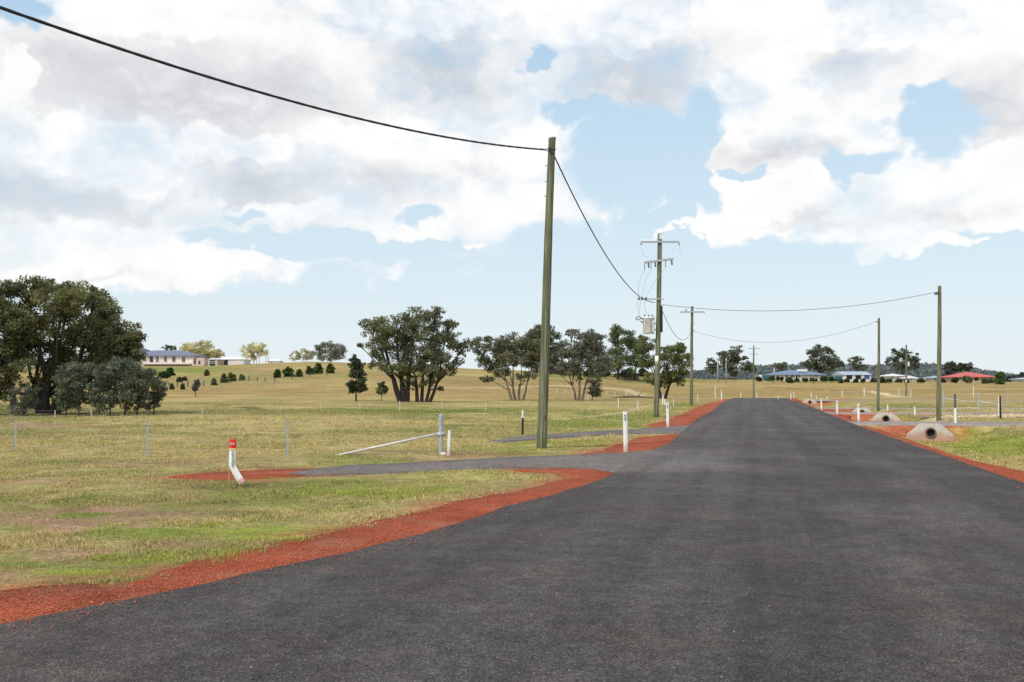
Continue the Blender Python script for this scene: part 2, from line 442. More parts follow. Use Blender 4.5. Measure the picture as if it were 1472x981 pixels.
def poly_sd(x, y, poly):
    """signed distance to polygon (negative inside)"""
    x = np.asarray(x, float); y = np.asarray(y, float)
    d = np.full(x.shape, 1e9); ins = np.zeros(x.shape, bool)
    n = len(poly)
    for i in range(n):
        ax, ay = poly[i]; bx, by = poly[(i+1) % n]
        ex, ey = bx-ax, by-ay; L = ex*ex+ey*ey + 1e-12
        t = np.clip(((x-ax)*ex+(y-ay)*ey)/L, 0, 1)
        d = np.minimum(d, (x-ax-t*ex)**2+(y-ay-t*ey)**2)
        c = ((ay > y) != (by > y))
        ins ^= c & (x < (bx-ax)*(y-ay)/((by-ay) if by != ay else 1e-12)+ax)
    d = np.sqrt(d)
    return np.where(ins, -d, d)
def sheets_sd(x, y):
    d = np.full(np.shape(x), 1e9)
    for s in SHEETS: d = np.minimum(d, poly_sd(x, y, s))
    return d

# ------------------------------------------------------------------ ground colour
STRAW = np.array([.385, .308, .132]); OLIVE = np.array([.240, .214, .078]); GREEN = np.array([.180, .222, .042])
LIME = np.array([.265, .305, .045]); GOLD = np.array([.315, .215, .088]); SOIL = np.array([.36, .225, .14]); REDS = np.array([.38, .105, .055]); SAND = np.array([.60, .46, .32])
BROWN = np.array([.155, .095, .045])
PATCH = [  # cx, cy, rx, ry, colour, strength (as seen from the road, turned into places on the ground)
 (60, 745, 130, 22, SOIL, 1.), (150, 760, 170, 14, SOIL, .9), (250, 738, 130, 10, SOIL, .75), (310, 725, 90, 8, OLIVE*.7, .7), (130, 795, 130, 12, SOIL, .9), (20, 825, 90, 14, SOIL, .9),
 (250, 785, 80, 8, SOIL, .5), (30, 868, 60, 10, GREEN, .8),
 (110, 739, 26, 5, GREEN, .9), (28, 761, 24, 5, GREEN, .9), (120, 715, 22, 4, GREEN*.9, .8), (112, 686, 30, 4, GREEN*.8, .8), (394, 766, 22, 5, GREEN, .8), (60, 878, 26, 4, GREEN, .6),
 (100, 822, 120, 12, LIME, 1.), (230, 800, 130, 14, LIME, 1.), (60, 812, 80, 8, GREEN, .9), (330, 765, 150, 18, LIME, .8), (180, 770, 80, 8, GREEN, .7), (420, 720, 170, 25, GREEN, .55), (560, 705, 150, 18, LIME*.9, .7), (700, 690, 90, 9, STRAW, .7), (560, 740, 90, 12, STRAW, .8), (640, 722, 100, 9, STRAW*.9, .9),
 (330, 700, 120, 8, OLIVE*.8, .7), (480, 695, 100, 8, GREEN, .5),
 (60, 612, 120, 5, SOIL, .8), (260, 608, 200, 4, STRAW*1.1, .7), (120, 625, 300, 6, OLIVE, .8), (600, 592, 220, 4.5, GREEN*.85, .9), (330, 594, 200, 4, OLIVE, .7),
 (520, 664, 130, 7, GREEN, .5), (720, 650, 90, 8, LIME*.8, .7), (830, 640, 80, 6, LIME*.8, .7), (690, 655, 60, 5, SOIL*.8, .6), (600, 655, 70, 5, SOIL*.9, .45), (860, 610, 110, 8, GREEN, .8), (900, 598, 100, 7, GREEN*.9, .7), (980, 583, 50, 5, GREEN*.9, .7), (840, 585, 100, 4, STRAW, .6),
 (100, 700, 160, 14, STRAW, .7), (40, 675, 120, 10, STRAW, .7), (300, 640, 250, 10, OLIVE, .4),
 (350, 560, 260, 12, GOLD*.95, .8), (700, 560, 220, 10, GOLD, .6), (230, 533, 130, 7, GREEN*.9, .8), (330, 545, 120, 7, OLIVE*1.1, .7), (1150, 560, 250, 9, GOLD, .8), (1300, 555, 200, 8, GOLD*1.05, .7),
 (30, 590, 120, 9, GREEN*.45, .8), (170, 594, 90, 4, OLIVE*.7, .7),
 (1430, 640, 90, 16, LIME*.9, .9), (1360, 625, 60, 8, LIME, .8), (1440, 622, 60, 5, OLIVE*.8, .6), (1180, 583, 40, 3, LIME*.9, .8), (1300, 598, 150, 3, OLIVE, .6),
 (360, 533, 60, 3, SOIL*.9, .5), (1190, 547, 120, 2.5, GREEN*.8, .7), (830, 541, 120, 3, GREEN*.9, .8), (950, 548, 60, 4, GREEN*.8, .6),
]
STROKES = [  # pixel polyline, half width in metres, colour, strength
 ([(1355, 588), (1400, 587.5), (1480, 588.5), (1600, 590)], 2.6, SAND, 1.),
 ([(1370, 600), (1420, 599), (1480, 598.5), (1600, 600)], 2.0, SAND, 1.),
 ([(1290, 594), (1330, 594), (1370, 597)], .5, SAND*.9, .6),
 ([(1235, 562), (1270, 566), (1310, 571)], 1.0, SAND*1.1, .8),
 ([(640, 557), (720, 557), (800, 554), (900, 560), (1000, 573)], 1.2, SAND, .6),
 ([(905, 574), (960, 573), (1010, 573.5)], 1.0, SAND, .7),
 ([(770, 602), (850, 600), (900, 592), (960, 578)], .35, SAND, .45),
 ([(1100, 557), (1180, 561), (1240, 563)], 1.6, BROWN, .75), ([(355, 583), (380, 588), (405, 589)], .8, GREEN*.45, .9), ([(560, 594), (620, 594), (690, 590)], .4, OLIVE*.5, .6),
 ([(1130, 577), (1170, 577), (1215, 574)], 1.0, REDS, .8), ([(1240, 590), (1290, 589), (1340, 590)], .6, REDS, .7), ([(1280, 602), (1310, 600), (1345, 604)], .5, REDS*.8, .6),
]
STROKES = [([flat(*p) if p[1] > 569 else tuple(at(*p))[:2] for p in l], w, c, s) for l, w, c, s in STROKES]
def seg_d(x, y, l):
    d = np.full(x.shape, 1e9)
    for (ax, ay), (bx, by) in zip(l[:-1], l[1:]):
        ex, ey = bx-ax, by-ay; t = np.clip(((x-ax)*ex+(y-ay)*ey)/(ex*ex+ey*ey+1e-9), 0, 1)
        d = np.minimum(d, np.hypot(x-ax-t*ex, y-ay-t*ey))
    return d
def lerp(a, b, t): return a + (b - a) * t[:, None]
def ground_color(x, y):
    z = h(x, y)
    px, py = project(x, y, z)
    a = fbm(x/9., y/9., 3, 5); b = fbm(x/2.4, y/2.4, 9, 4); c_ = fbm(x/38., y/26., 21, 4)
    col = np.tile(STRAW, (len(x), 1))
    col = lerp(col, OLIVE[None], sst(.42, .62, a*.6+b*.4)*.8)
    col = lerp(col, GREEN[None], sst(.52, .72, b*.55+a*.45)*.45)
    far = sst(75, 120, y)
    g = np.tile(GOLD, (len(x), 1)) * (.62 + .8*c_)[:, None]
    g = lerp(g, STRAW[None]*1.1, sst(.5, .66, fbm(x/25., y/14., 91, 4))*.6)
    g = lerp(g, BROWN[None]*1.25, sst(.55, .72, fbm(x/30., y/12., 93, 4))*.5)
    g = lerp(g, OLIVE[None]*1.1, sst(.5, .68, a)*.55)
    col = lerp(col, g, far*.85)
    n = fbm(px/45., py/9., 31, 5)
    wn = fbm(x/1.1, y/1.1, 5, 4)*.5 + fbm(x/.35, y/.35, 6, 4)*.5
    wn = (wn-.5)*2.7+.5
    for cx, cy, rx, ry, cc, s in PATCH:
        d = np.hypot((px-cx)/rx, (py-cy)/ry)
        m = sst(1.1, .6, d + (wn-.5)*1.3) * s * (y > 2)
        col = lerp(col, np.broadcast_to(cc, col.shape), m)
    # worn bare earth in blotches on the near verge
    nb = sst(.6, .7, fbm(x/1.7, y/1.7, 77, 5)) * sst(34, 20, y) * (x < 2) * .45
    col = lerp(col, np.broadcast_to(SOIL, col.shape), nb)
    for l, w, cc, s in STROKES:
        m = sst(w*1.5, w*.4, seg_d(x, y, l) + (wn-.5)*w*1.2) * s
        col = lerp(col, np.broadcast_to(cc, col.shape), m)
    u, v = xy2uv(x, y)
    for a0, b0 in FILLS:
        m = np.exp(-((v-a0+.5)/.95)**4) * sst(2.1, 1.2, np.abs(u-6.3) + (wn-.5)*1.0) * .9
        m = np.maximum(m, np.exp(-((v-b0-.4)/.9)**4) * sst(2.1, 1.2, np.abs(u-6.5)+(wn-.5)*1.2) * .6)
        col = lerp(col, np.broadcast_to(REDS, col.shape), m)
    return col

# ------------------------------------------------------------------ ground sheet
def axis(fine, step, lim, grow):
    a = list(np.arange(0, fine + 1e-6, step)); s = step
    while a[-1] < lim: s *= grow; a.append(a[-1] + s)
    return np.array(a)
up = axis(20, .3, 1500, 1.055); un = axis(24, .3, 2500, 1.055)
U = np.concatenate([-un[:0:-1], up])
V_ = np.concatenate([[-40, -25, -15, -8, -4, -1], axis(64, .27, 3200, 1.022)])
uu, vv = np.meshgrid(U, V_)
gx, gy = uv2xy(uu.ravel(), vv.ravel())
gz = h(gx, gy)
near = (gy > -30) & (gy < 200) & (np.abs(gx) < 120)
sd = np.full(gx.shape, 1e3)
sd[near] = sheets_sd(gx[near], gy[near])
fade = sst(0., 1.3, sd)
u_, v_ = xy2uv(gx, gy)
amp = sst(200, 40, gy) * fade * (1 - .8*sst(3.6, 3., np.abs(u_-DU))*sst(28, 36, v_))
gz = gz + ((fbm(gx/6., gy/6., 41, 3)-.42)*.16 + (fbm(gx/.9, gy/.9, 43, 3)-.45)*.09) * amp + (fbm(gx/45., gy/45., 47, 3)-.5)*.5*sst(60, 160, gy)*sst(2, 12, sd)
gz = gz - .05 * (sd < -.22)
gcol = ground_color(gx, gy)
# red dust bleeding out of the gravel edges
red_d = np.full(gx.shape, 1e3)
for s_ in (RED_NEAR, RED_MID, RED_FARL, RED_R1, RED_R2, RED_R3, RED_R4, RED_WEST): red_d[near] = np.minimum(red_d[near], poly_sd(gx[near], gy[near], s_))
gcol = lerp(gcol, np.broadcast_to(np.array([.40, .15, .08]), gcol.shape), sst(.7, .0, red_d + (fbm(gx/.6, gy/.6, 51, 3)-.5)*.9)*.85)
nu, nv = len(U), len(V_)
ii = (np.arange(nv-1)[:, None]*nu + np.arange(nu-1)[None]).ravel()
ground = np_mesh('ground', np.stack([gx, gy, gz], 1), np.stack([ii, ii+1, ii+nu+1, ii+nu], 1), M['ground'], gcol, smooth=True)
tag(ground, kind='structure')

# ------------------------------------------------------------------ sheets on the ground
def sheet(name, poly, off, mat, wob=.05, kind='structure', seed=1, cf=None, gx_=1.1, gy_=1.6):
    pts = []
    n = len(poly)
    for i in range(n):
        a = Vector(poly[i]); b = Vector(poly[(i+1) % n]); L = (b-a).length
        q = a
        dist = max(4., min(a.length, b.length))
        k = max(1, int(L / max(.12, dist*.012)))
        nrm = Vector((-(b-a).y, (b-a).x)).normalized() if L > 1e-6 else Vector((0, 0))
        for j in range(k):
            p = a.lerp(b, j/k)
            w = (float(fbm(np.array([p.x*1.3]), np.array([p.y*1.3]), seed, 5)[0])-.5)*2*wob*(1+dist/25.)
            pts.append(p + nrm*w)
    xs = [p.x for p in pts]; ys = [p.y for p in pts]
    X, Y = np.meshgrid(np.arange(min(xs), max(xs), gx_), np.arange(min(ys), max(ys), gy_))
    X = X.ravel() + rng.uniform(-.2, .2, X.size)*gx_; Y = Y.ravel()
    inside = poly_sd(X, Y, [tuple(p) for p in pts]) < -.27*gx_
    allp = pts + [Vector((a, b)) for a, b in zip(X[inside], Y[inside])]
    m = len(pts)
    vs, es, fs, *_ = delaunay_2d_cdt(allp, [(i, (i+1) % m) for i in range(m)], [], 1, 1e-5)
    va = np.array([tuple(p) for p in vs])
    z = h(va[:, 0], va[:, 1]) + off
    fs = [tuple(f) for f in fs if len(f) == 3]
    cnt = {}
    for f in fs:
        for a_, b_ in ((f[0], f[1]), (f[1], f[2]), (f[2], f[0])): cnt[(a_, b_)] = 1
    rim = [e for e in cnt if (e[1], e[0]) not in cnt]
    nb = len(va); ids = {}
    ev = []; ez = []
    for e in rim:
        for q in e:
            if q not in ids: ids[q] = nb + len(ids); ev.append(va[q]); ez.append(z[q]-.16)
    for a_, b_ in rim: fs += [(b_, a_, ids[a_]), (b_, ids[a_], ids[b_])]
    va = np.concatenate([va, np.array(ev)]); z = np.concatenate([z, np.array(ez)])
    o = np_mesh(name, np.column_stack([va, z]), np.array([tuple(f) for f in fs if len(f) == 3]), mat, cf(va[:, 0], va[:, 1]) if cf else None)
    return tag(o, kind=kind)
def road_dust_tone(x, y):  # tone multiplier: dust, wheel tracks, paler with distance
    u, v = xy2uv(x, y)
    px, py = project(x, y, 0*x)
    n = fbm(x/1.5, y/1.5, 81, 4)
    m = np.ones(len(x))
    m += 1.0*sst(1.2, .3, np.hypot((px-960)/120., (py-668)/22.) + (n-.5))
    m += .35*sst(1.2, .4, np.hypot((u+2.4)/1.2, (v-33)/14.) + (n-.5))
    m += .22*sst(15, 60, v) + .32*np.exp(-((u-2.05)/.32)**2)*sst(6, 12, v) + .24*np.exp(-((u-.35)/.35)**2)*sst(6, 12, v) - .12*np.exp(-((u-2.9)/.5)**2) - .10*np.exp(-((u-1.2)/.4)**2) + .12*np.exp(-((u+1.3)/.5)**2)*sst(14, 24, v)
    m += .35*sst(.5, .0, np.abs(u-3.9))*sst(12, 25, v)
    return np.repeat(m[:, None], 3, 1)
sheet('road', ROAD, .034, M['asphalt'], .035, cf=road_dust_tone)
for i, s_ in enumerate((RED_NEAR, RED_MID, RED_FARL, RED_R1, RED_R2, RED_R3, RED_R4, RED_WEST)):
    sheet('gravel_verge', s_, .012 if i < 4 or i == 7 else .03, M['red'], .13, seed=5+i, **(dict(gx_=.35, gy_=.45) if 4 <= i < 7 else {}))
for i, s_ in enumerate([DR_L1, DR_L2] + DR_R):
    sheet('driveway', s_, .021, M['drive'] if i < 2 else M['lane'], .06, seed=31+i)

# ------------------------------------------------------------------ loose stones and grass (nobody could count them)
def stones(name, x, y, size, z0, cols, mat, label):
    n = len(x)
    base = np.array([[1, 0, 0], [0, 1, 0], [-1, 0, 0], [0, -1, 0], [0, 0, .8], [0, 0, -.5]], float)
    Vv = base[None] * rng.uniform(.55, 1.3, (n, 6, 1)) * size[:, None, None]
    an = rng.uniform(0, 2*PI, n); ca, sa = np.cos(an)[:, None], np.sin(an)[:, None]
    vx = Vv[:, :, 0]*ca - Vv[:, :, 1]*sa; vy = Vv[:, :, 0]*sa + Vv[:, :, 1]*ca
    V = np.stack([vx + x[:, None], vy + y[:, None], Vv[:, :, 2] + z0[:, None]], 2).reshape(-1, 3)
    f = np.array([[0, 1, 4], [1, 2, 4], [2, 3, 4], [3, 0, 4], [1, 0, 5], [2, 1, 5], [3, 2, 5], [0, 3, 5]])
    Fq = (np.arange(n)[:, None, None]*6 + f[None]).reshape(-1, 3)
    o = np_mesh(name, V, Fq, mat, np.repeat(cols, 6, 0))
    return tag(o, label, 'gravel', kind='stuff')
def sample_frustum(n, y0, y1, m=1.12, power=1.0):
    t = rng.uniform(0, 1, n)
    y = y0 * (y1/y0)**(t**power)
    x = rng.uniform(-1, 1, n) * (736/1431*m) * (y + 1.)
    return x, y
M['stone'] = mat_leaf('loose_stone', 0.)
sx, sy = sample_frustum(420000, 5.5, 45)
d = np.minimum.reduce([poly_sd(sx, sy, s_) for s_ in (RED_NEAR, RED_MID, RED_R1)])
rdd = poly_sd(sx, sy, ROAD)
keep = (d < .35*rng.random(len(sx))**3) & (rdd > -.55*rng.random(len(sx))**4) & (rng.random(len(sx)) < .55)
sx, sy = sx[keep], sy[keep]; rdd = rdd[keep]
sz = rng.gamma(1.5, .0020, len(sx)).clip(.002, .013) * (1 + sy/40.)
rc = np.array([.51, .126, .060])[None] * rng.uniform(.7, 1.2, (len(sx), 1)) * rng.uniform(.9, 1.1, (len(sx), 3))
stones('red_gravel', sx, sy, sz, h(sx, sy) + np.where(rdd < 0, .04, .016), rc, M['stone'], 'loose red gravel stones lying along the road verge')
sx, sy = sample_frustum(60000, 4.6, 26)
rdd = poly_sd(sx, sy, ROAD)
keep = (rdd < -.02) & (rng.random(len(sx)) < np.where(rdd > -.35, .6, .05))
sx, sy = sx[keep], sy[keep]
sz = rng.gamma(2., .0025, len(sx)).clip(.002, .010)
rc = np.array([.10, .096, .094])[None] * rng.lognormal(0, .55, (len(sx), 1))
stones('road_gravel', sx, sy, sz, h(sx, sy) + .036, rc, M['stone'], 'loose dark stone chips lying on the asphalt road')

def grass(n, y0, y1, hh, name, label, blades, power=1.):
    x, y = sample_frustum(n, y0, y1, power=power)
    sdist = np.minimum.reduce([poly_sd(x, y, s_) for s_ in SHEETS])
    col = ground_color(x, y)
    soil = np.exp(-(np.linalg.norm(col - SOIL, axis=1)/.09)**2)
    redm = np.exp(-(np.linalg.norm(col - REDS, axis=1)/.10)**2)
    cl = fbm(x/.8, y/.8, 61, 4)
    p = (.62 + .38*sst(.30, .60, cl)) * (1-.9*soil) * (1-.97*redm) * sst(-.16, .42, sdist + (fbm(x/.5, y/.5, 63, 3)-.5)*1.0)
    k = rng.random(n) < p
    x, y, col, cl, sdist = x[k], y[k], col[k], cl[k], sdist[k]
    n = len(x)
    z = h(x, y) + ((fbm(x/6., y/6., 41, 3)-.42)*.16 + (fbm(x/.9, y/.9, 43, 3)-.45)*.09) * sst(200, 40, y) * sst(0, 1.3, sdist) - .01
    hgt = hh * rng.uniform(.5, 1.25, n) * (.45 + 1.0*sst(.35, .7, cl))
    col = col * rng.uniform(.8, 1.5, (n, 1)) * 1.3
    straw = (rng.random(n) < .30)
    col[straw] = col[straw]*.35 + np.array([.34, .28, .13])*.75
    V = np.zeros((n, blades, 3, 3)); 
    a = rng.uniform(0, 2*PI, (n, blades)); lean = rng.uniform(.15, 1.1, (n, blades)) * hgt[:, None]
    ox = rng.normal(0, .035, (n, blades)) * (1+y[:, None]/25); oy = rng.normal(0, .035, (n, blades)) * (1+y[:, None]/25)
    w = (.0035 + .00042*y)[:, None] * rng.uniform(.7, 1.3, (n, blades))
    bx, by = x[:, None]+ox, y[:, None]+oy
    pa = a + PI/2 + rng.uniform(-.5, .5, a.shape)
    V[:, :, 0, 0] = bx - np.cos(pa)*w; V[:, :, 0, 1] = by - np.sin(pa)*w; V[:, :, 0, 2] = z[:, None]
    V[:, :, 1, 0] = bx + np.cos(pa)*w; V[:, :, 1, 1] = by + np.sin(pa)*w; V[:, :, 1, 2] = z[:, None]
    V[:, :, 2, 0] = bx + np.cos(a)*lean; V[:, :, 2, 1] = by + np.sin(a)*lean; V[:, :, 2, 2] = z[:, None] + hgt[:, None]*rng.uniform(.55, 1.1, (n, blades))
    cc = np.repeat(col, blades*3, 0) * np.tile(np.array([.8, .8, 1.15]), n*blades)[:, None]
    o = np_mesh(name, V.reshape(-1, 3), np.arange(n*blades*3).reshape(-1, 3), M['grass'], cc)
    return tag(o, label, 'grass', kind='stuff')
grass(330000, 6., 30, .036, 'verge_grass', 'patchy short yellow green grass on the near verges', 5)
grass(130000, 26., 100, .065, 'paddock_grass', 'short dry grass over the fenced paddocks', 4)

# ------------------------------------------------------------------ trees
def tree(name, label, base, lobes, trunks=None, cat='tree', leaf=.28, dens=1., col=(.075, .085, .045), col2=None, bark='bark', r0=None, group=None, Y=None, clump=.33, flatz=.8, bare=.0, seed=0, sag=.4, loc=None):
    """lobes: (px, py, rx, ry) of the crown's lobes as seen from the road, at the depth of the trunk"""
    rg = np.random.default_rng(1000+seed)
    b = loc if loc is not None else (at(*base) if Y is None else stand(base[0], Y))
    Yd = b.y; s = Yd / F
    root = thing(name, label, cat, b, group)
    LV = []; LC = []; wood = MB()
    bx = base[0]
    W = (max(l[0]+l[2] for l in lobes) - min(l[0]-l[2] for l in lobes)) * s
    col = np.array(col)*1.75; col2 = None if col2 is None else np.array(col2)*1.7
    col2 = np.array(col2 if col2 is not None else col*1.35 + np.array([.012, .010, 0]))
    topz = max(on_plane_y(l[0], l[1]-l[3], Yd).z for l in lobes) - b.z
    r0 = r0 or max(.05, topz*.022)
    tl = trunks or [(bx, base[1], r0)]
    cxm = sum((on_plane_y(l[0], l[1], Yd).x-b.x) for l in lobes)/len(lobes)
    stems = []
    for i, t in enumerate(tl):
        p = on_plane_y(t[0], base[1], Yd) - b; p.z = -.15; p.y = rg.uniform(-.3, .3)*W*.06
        rt = t[2] if len(t) > 2 else r0
        sp = (i-(len(tl)-1)/2)/max(1, len(tl)-1)*2 if len(tl) > 1 else 0
        fk = Vector((p.x + sp*W*.07 + cxm*.2, p.y + rg.uniform(-.05, .05)*W, topz*rg.uniform(.2, .27)))
        md = p.lerp(fk, .55) + Vector((rg.uniform(-.012, .012)*W, 0, 0))
        wood.tube([p, p.lerp(md, .2)+Vector((0, 0, .05)), md, fk], [rt*1.25, rt*.95, rt*.8, rt*.62], 9)
        stems.append((p, fk, rt))
    for li, (lx, ly, rx, ry) in enumerate(lobes):
        c = on_plane_y(lx, ly, Yd) - b
        rX, rZ = rx*s*1.26, ry*s*1.24; rY = (rX+rZ)*.5
        off = W*.5*(1-min(1, abs(c.x)/(W*.5+1e-6))**2)**.5
        c.y = rg.uniform(-.75, .75)*max(0, off-rY*.6)
        k = min(range(len(stems)), key=lambda i: abs(stems[i][1].x - c.x*.5) + rg.uniform(0, .08)*W)
        p0, fork, rt = stems[k]
        low = c.z < fork.z*1.35
        st_ = p0.lerp(fork, .6) if low else p0.lerp(fork, rg.uniform(.85, 1.0))
        mid = st_.lerp(c, .5) + Vector((rg.uniform(-.1, .1)*rX, rg.uniform(-.1, .1)*rY, -rZ*.3*sag if not low else rZ*.25))
        r_l = rt*rg.uniform(.32, .5)
        wood.tube([st_, st_.lerp(mid, .5) + Vector((rg.uniform(-.015, .015)*W, 0, 0)), mid, mid.lerp(c, .6), c], [r_l, r_l*.85, r_l*.6, r_l*.4, r_l*.22], 7)
        nc = max(9, int(17 * dens**.5))
        rc = (clump*1.15*min(rX, rZ)*.7 + clump*.3*max(rX, rZ))
        q = rg.normal(size=(nc, 3)); q /= np.linalg.norm(q, axis=1)[:, None]
        q *= rg.uniform(.25, 1.0, (nc, 1))**.55 * np.array([rX, rY, rZ])*.92
        cb = rg.uniform(.68, 1.28, nc)
        for j in range(nc):
            cj = Vector(q[j]) + c
            wood.tube([c.lerp(mid, .35), c.lerp(cj, .45) + Vector((0, 0, -.08*rZ)), cj], [r_l*.28, r_l*.17, r_l*.07], 5, False)
            rj = rc*rg.uniform(.6, 1.25)
            area = rj*rj*3.2
            nl = int(max(16, area/(leaf*leaf)*4.6*dens))
            d = rg.normal(size=(nl, 3)); d /= np.linalg.norm(d, axis=1)[:, None]
            d *= (rg.random((nl, 1))**.5) * rj * np.array([1.2, 1.15, flatz])
            pos = d + np.array(cj)
            a = rg.normal(size=(nl, 3)); a[:, 2] -= .45; a /= np.linalg.norm(a, axis=1)[:, None]
            e = rg.normal(size=(nl, 3)); e -= a*(e*a).sum(1)[:, None]; e /= np.linalg.norm(e, axis=1)[:, None]
            L = leaf*rg.uniform(.6, 1.4, (nl, 1)); w = L*.27
            quad = np.stack([pos - a*L*.5, pos + e*w, pos + a*L*.5, pos - e*w], 1)
            LV.append(quad.reshape(-1, 3))
            mixf = np.clip(rg.normal(.35, .3, (nl, 1)), 0, 1)
            cc = (col[None]*(1-mixf) + col2[None]*mixf) * cb[j] * rg.uniform(.7, 1.3, (nl, 1))
            LC.append(np.repeat(cc, 4, 0))
    wood.build('trunk', M[bark], root, True)
    V = np.concatenate(LV); Cc = np.concatenate(LC)
    np_mesh('crown', V, np.arange(len(V)).reshape(-1, 4), M['leaf'], Cc, root)
    return root
def Z(o, k, l):
    """lobes noted on an enlarged view: origin, scale"""
    return [(o[0]+a/k, o[1]+b/k, c/k, d/k) for a, b, c, d in l]
GUM = (.070, .078, .044); GUM2 = (.125, .130, .080); GREY = (.085, .095, .070); DARK = (.036, .046, .022); PALE = (.40, .36, .20)
z1 = ((0, 380), 3.3625); z2 = ((380, 400), 3.317); z3 = ((760, 300), 2.8)
tree('gum_tree', 'biggest spreading dark green gum tree at the left edge', (68, 596), Z(*z1, [
    (160, 150, 95, 75), (270, 180, 110, 85), (370, 190, 95, 70), (450, 215, 90, 75), (520, 300, 85, 80), (600, 340, 90, 55), (640, 370, 50, 35), (420, 330, 110, 90), (280, 310, 120, 100), (150, 330, 120, 110), (520, 420, 80, 60), (350, 440, 110, 80), (200, 470, 120, 90), (440, 500, 70, 55), (290, 570, 90, 60), (180, 590, 90, 50), (500, 180, 50, 40), (390, 130, 40, 30), (160, 95, 50, 30), (270, 110, 50, 30), (560, 400, 70, 60), (600, 480, 60, 50), (250, 640, 90, 40), (380, 580, 80, 50), (60, 620, 60, 40), (590, 400, 60, 50), (560, 520, 80, 60), (480, 560, 90, 60), (640, 345, 40, 30), (640, 460, 50, 40)]),
    [(58, 596, .30), (66, 596, .34), (74, 596, .26), (80, 596, .22)], leaf=.155, dens=1.5, col=(.082, .088, .036), col2=(.170, .165, .078), bark='bark_dark', seed=1)
tree('gum_tree', 'dense gum tree cut by the left edge of the picture with a pale single trunk', (22, 597), Z(*z1, [
    (20, 190, 110, 90), (-80, 260, 120, 110), (60, 300, 110, 90), (-60, 420, 120, 90), (60, 450, 110, 80), (-120, 160, 80, 60), (20, 110, 60, 40), (10, 540, 90, 50), (-100, 530, 90, 60)]),
    [(22, 597, .22)], leaf=.155, dens=1.5, col=(.078, .085, .038), col2=(.16, .158, .078), seed=2)
sap = [('grey green sapling growing in front of the dark gum trunks', (95, 598), [(320, 620, 35, 60), (330, 540, 40, 50), (310, 570, 30, 40)]),
       ('slim sapling with a drooping dark crown right of the dark gum trunks', (113, 598), [(385, 600, 30, 50), (390, 540, 35, 50), (430, 520, 30, 40)]),
       ('bushy grey sapling standing third along the sapling row', (142, 598), [(480, 610, 35, 50), (490, 550, 45, 50)]),
       ('tall grey sapling with the highest crown of the sapling row', (158, 598), [(535, 640, 40, 40), (560, 580, 50, 60), (590, 510, 45, 50), (545, 530, 40, 40)]),
       ('leafy grey sapling left of the end of the sapling row', (179, 598), [(610, 620, 50, 55), (620, 550, 45, 45), (640, 590, 45, 50)]),
       ('rounded pale sapling second from the right end of the row', (197, 598), [(665, 600, 45, 60), (680, 530, 45, 45), (700, 580, 40, 50)]),
       ('sapling at the right end of the sapling row by the open field', (221, 597), [(750, 620, 32, 45), (765, 590, 28, 40), (735, 650, 25, 30)]),
       ('low silvery bush at the foot of the pale gum trunk', (33, 598), [(120, 650, 50, 45), (110, 690, 40, 30), (140, 630, 35, 30)])]
for i, (lb, bs, lo) in enumerate(sap):
    tree('sapling' if i < 7 else 'silvery_bush', lb, bs, Z(*z1, [(a_, b_, c_*1.2, d_*1.15) for a_, b_, c_, d_ in lo] + ([((bs[0])*3.3625, 668, 34, 42)] if i < 7 else [])), leaf=.14, dens=1.1, col=(.075, .088, .058), col2=(.135, .147, .102), bark='bark_dark', r0=.05, group='saplings beside the big gums' if i < 7 else None, seed=10+i, cat='tree' if i < 7 else 'bush')
tree('gum_tree', 'tall leaning gum tree with many trunks, left of the middle pair', (580, 579), Z(*z2, [
    (500, 235, 55, 35), (560, 225, 60, 45), (640, 220, 70, 50), (620, 300, 80, 50), (560, 320, 70, 40), (560, 410, 50, 30), (720, 200, 60, 50), (520, 370, 30, 22), (660, 370, 60, 40), (455, 320, 14, 10), (610, 430, 60, 25), (680, 280, 60, 50), (560, 270, 60, 40), (660, 440, 50, 30)]),
    [(577, 579, .36), (581, 579, .38), (585, 579, .32)], leaf=.215, dens=1.05, col=(.084, .094, .046), col2=(.160, .168, .090), bark='bark_dark', seed=21)
tree('gum_tree', 'broad rounded gum tree with dark stems, right of the middle pair', (607, 579), Z(*z2, [
    (760, 220, 70, 60), (830, 240, 60, 50), (880, 220, 30, 25), (760, 320, 80, 60), (850, 330, 80, 60), (915, 310, 50, 42), (945, 340, 30, 34), (720, 420, 70, 50), (800, 430, 80, 50), (880, 410, 60, 40), (760, 490, 60, 30), (845, 530, 14, 12), (925, 395, 26, 20), (800, 370, 80, 55), (690, 500, 30, 30), (820, 170, 50, 30)]),
    [(600, 579, .22), (606, 579, .22), (612, 579, .2), (617, 579, .2)], leaf=.215, dens=1.05, col=(.080, .088, .045), col2=(.150, .155, .085), bark='bark_dark', seed=22)
tree('gum_tree', 'open vase shaped gum tree just left of the nearest power pole', (743, 577), Z(*z2, [
    (1040, 320, 50, 40), (1110, 320, 60, 45), (1180, 310, 60, 40), (1090, 390, 70, 45), (1190, 400, 70, 50), (1270, 300, 60, 50), (1290, 400, 50, 50), (1320, 260, 40, 35), (1060, 480, 40, 14), (1130, 450, 50, 20), (1250, 470, 50, 20), (1230, 340, 60, 45), (1140, 360, 60, 40), (1290, 350, 50, 50)]),
    [(736, 577, .17), (741, 577, .18), (746, 577, .18), (751, 577, .15)], leaf=.22, dens=1.3, col=(.086, .091, .05), col2=(.16, .162, .098), seed=23)
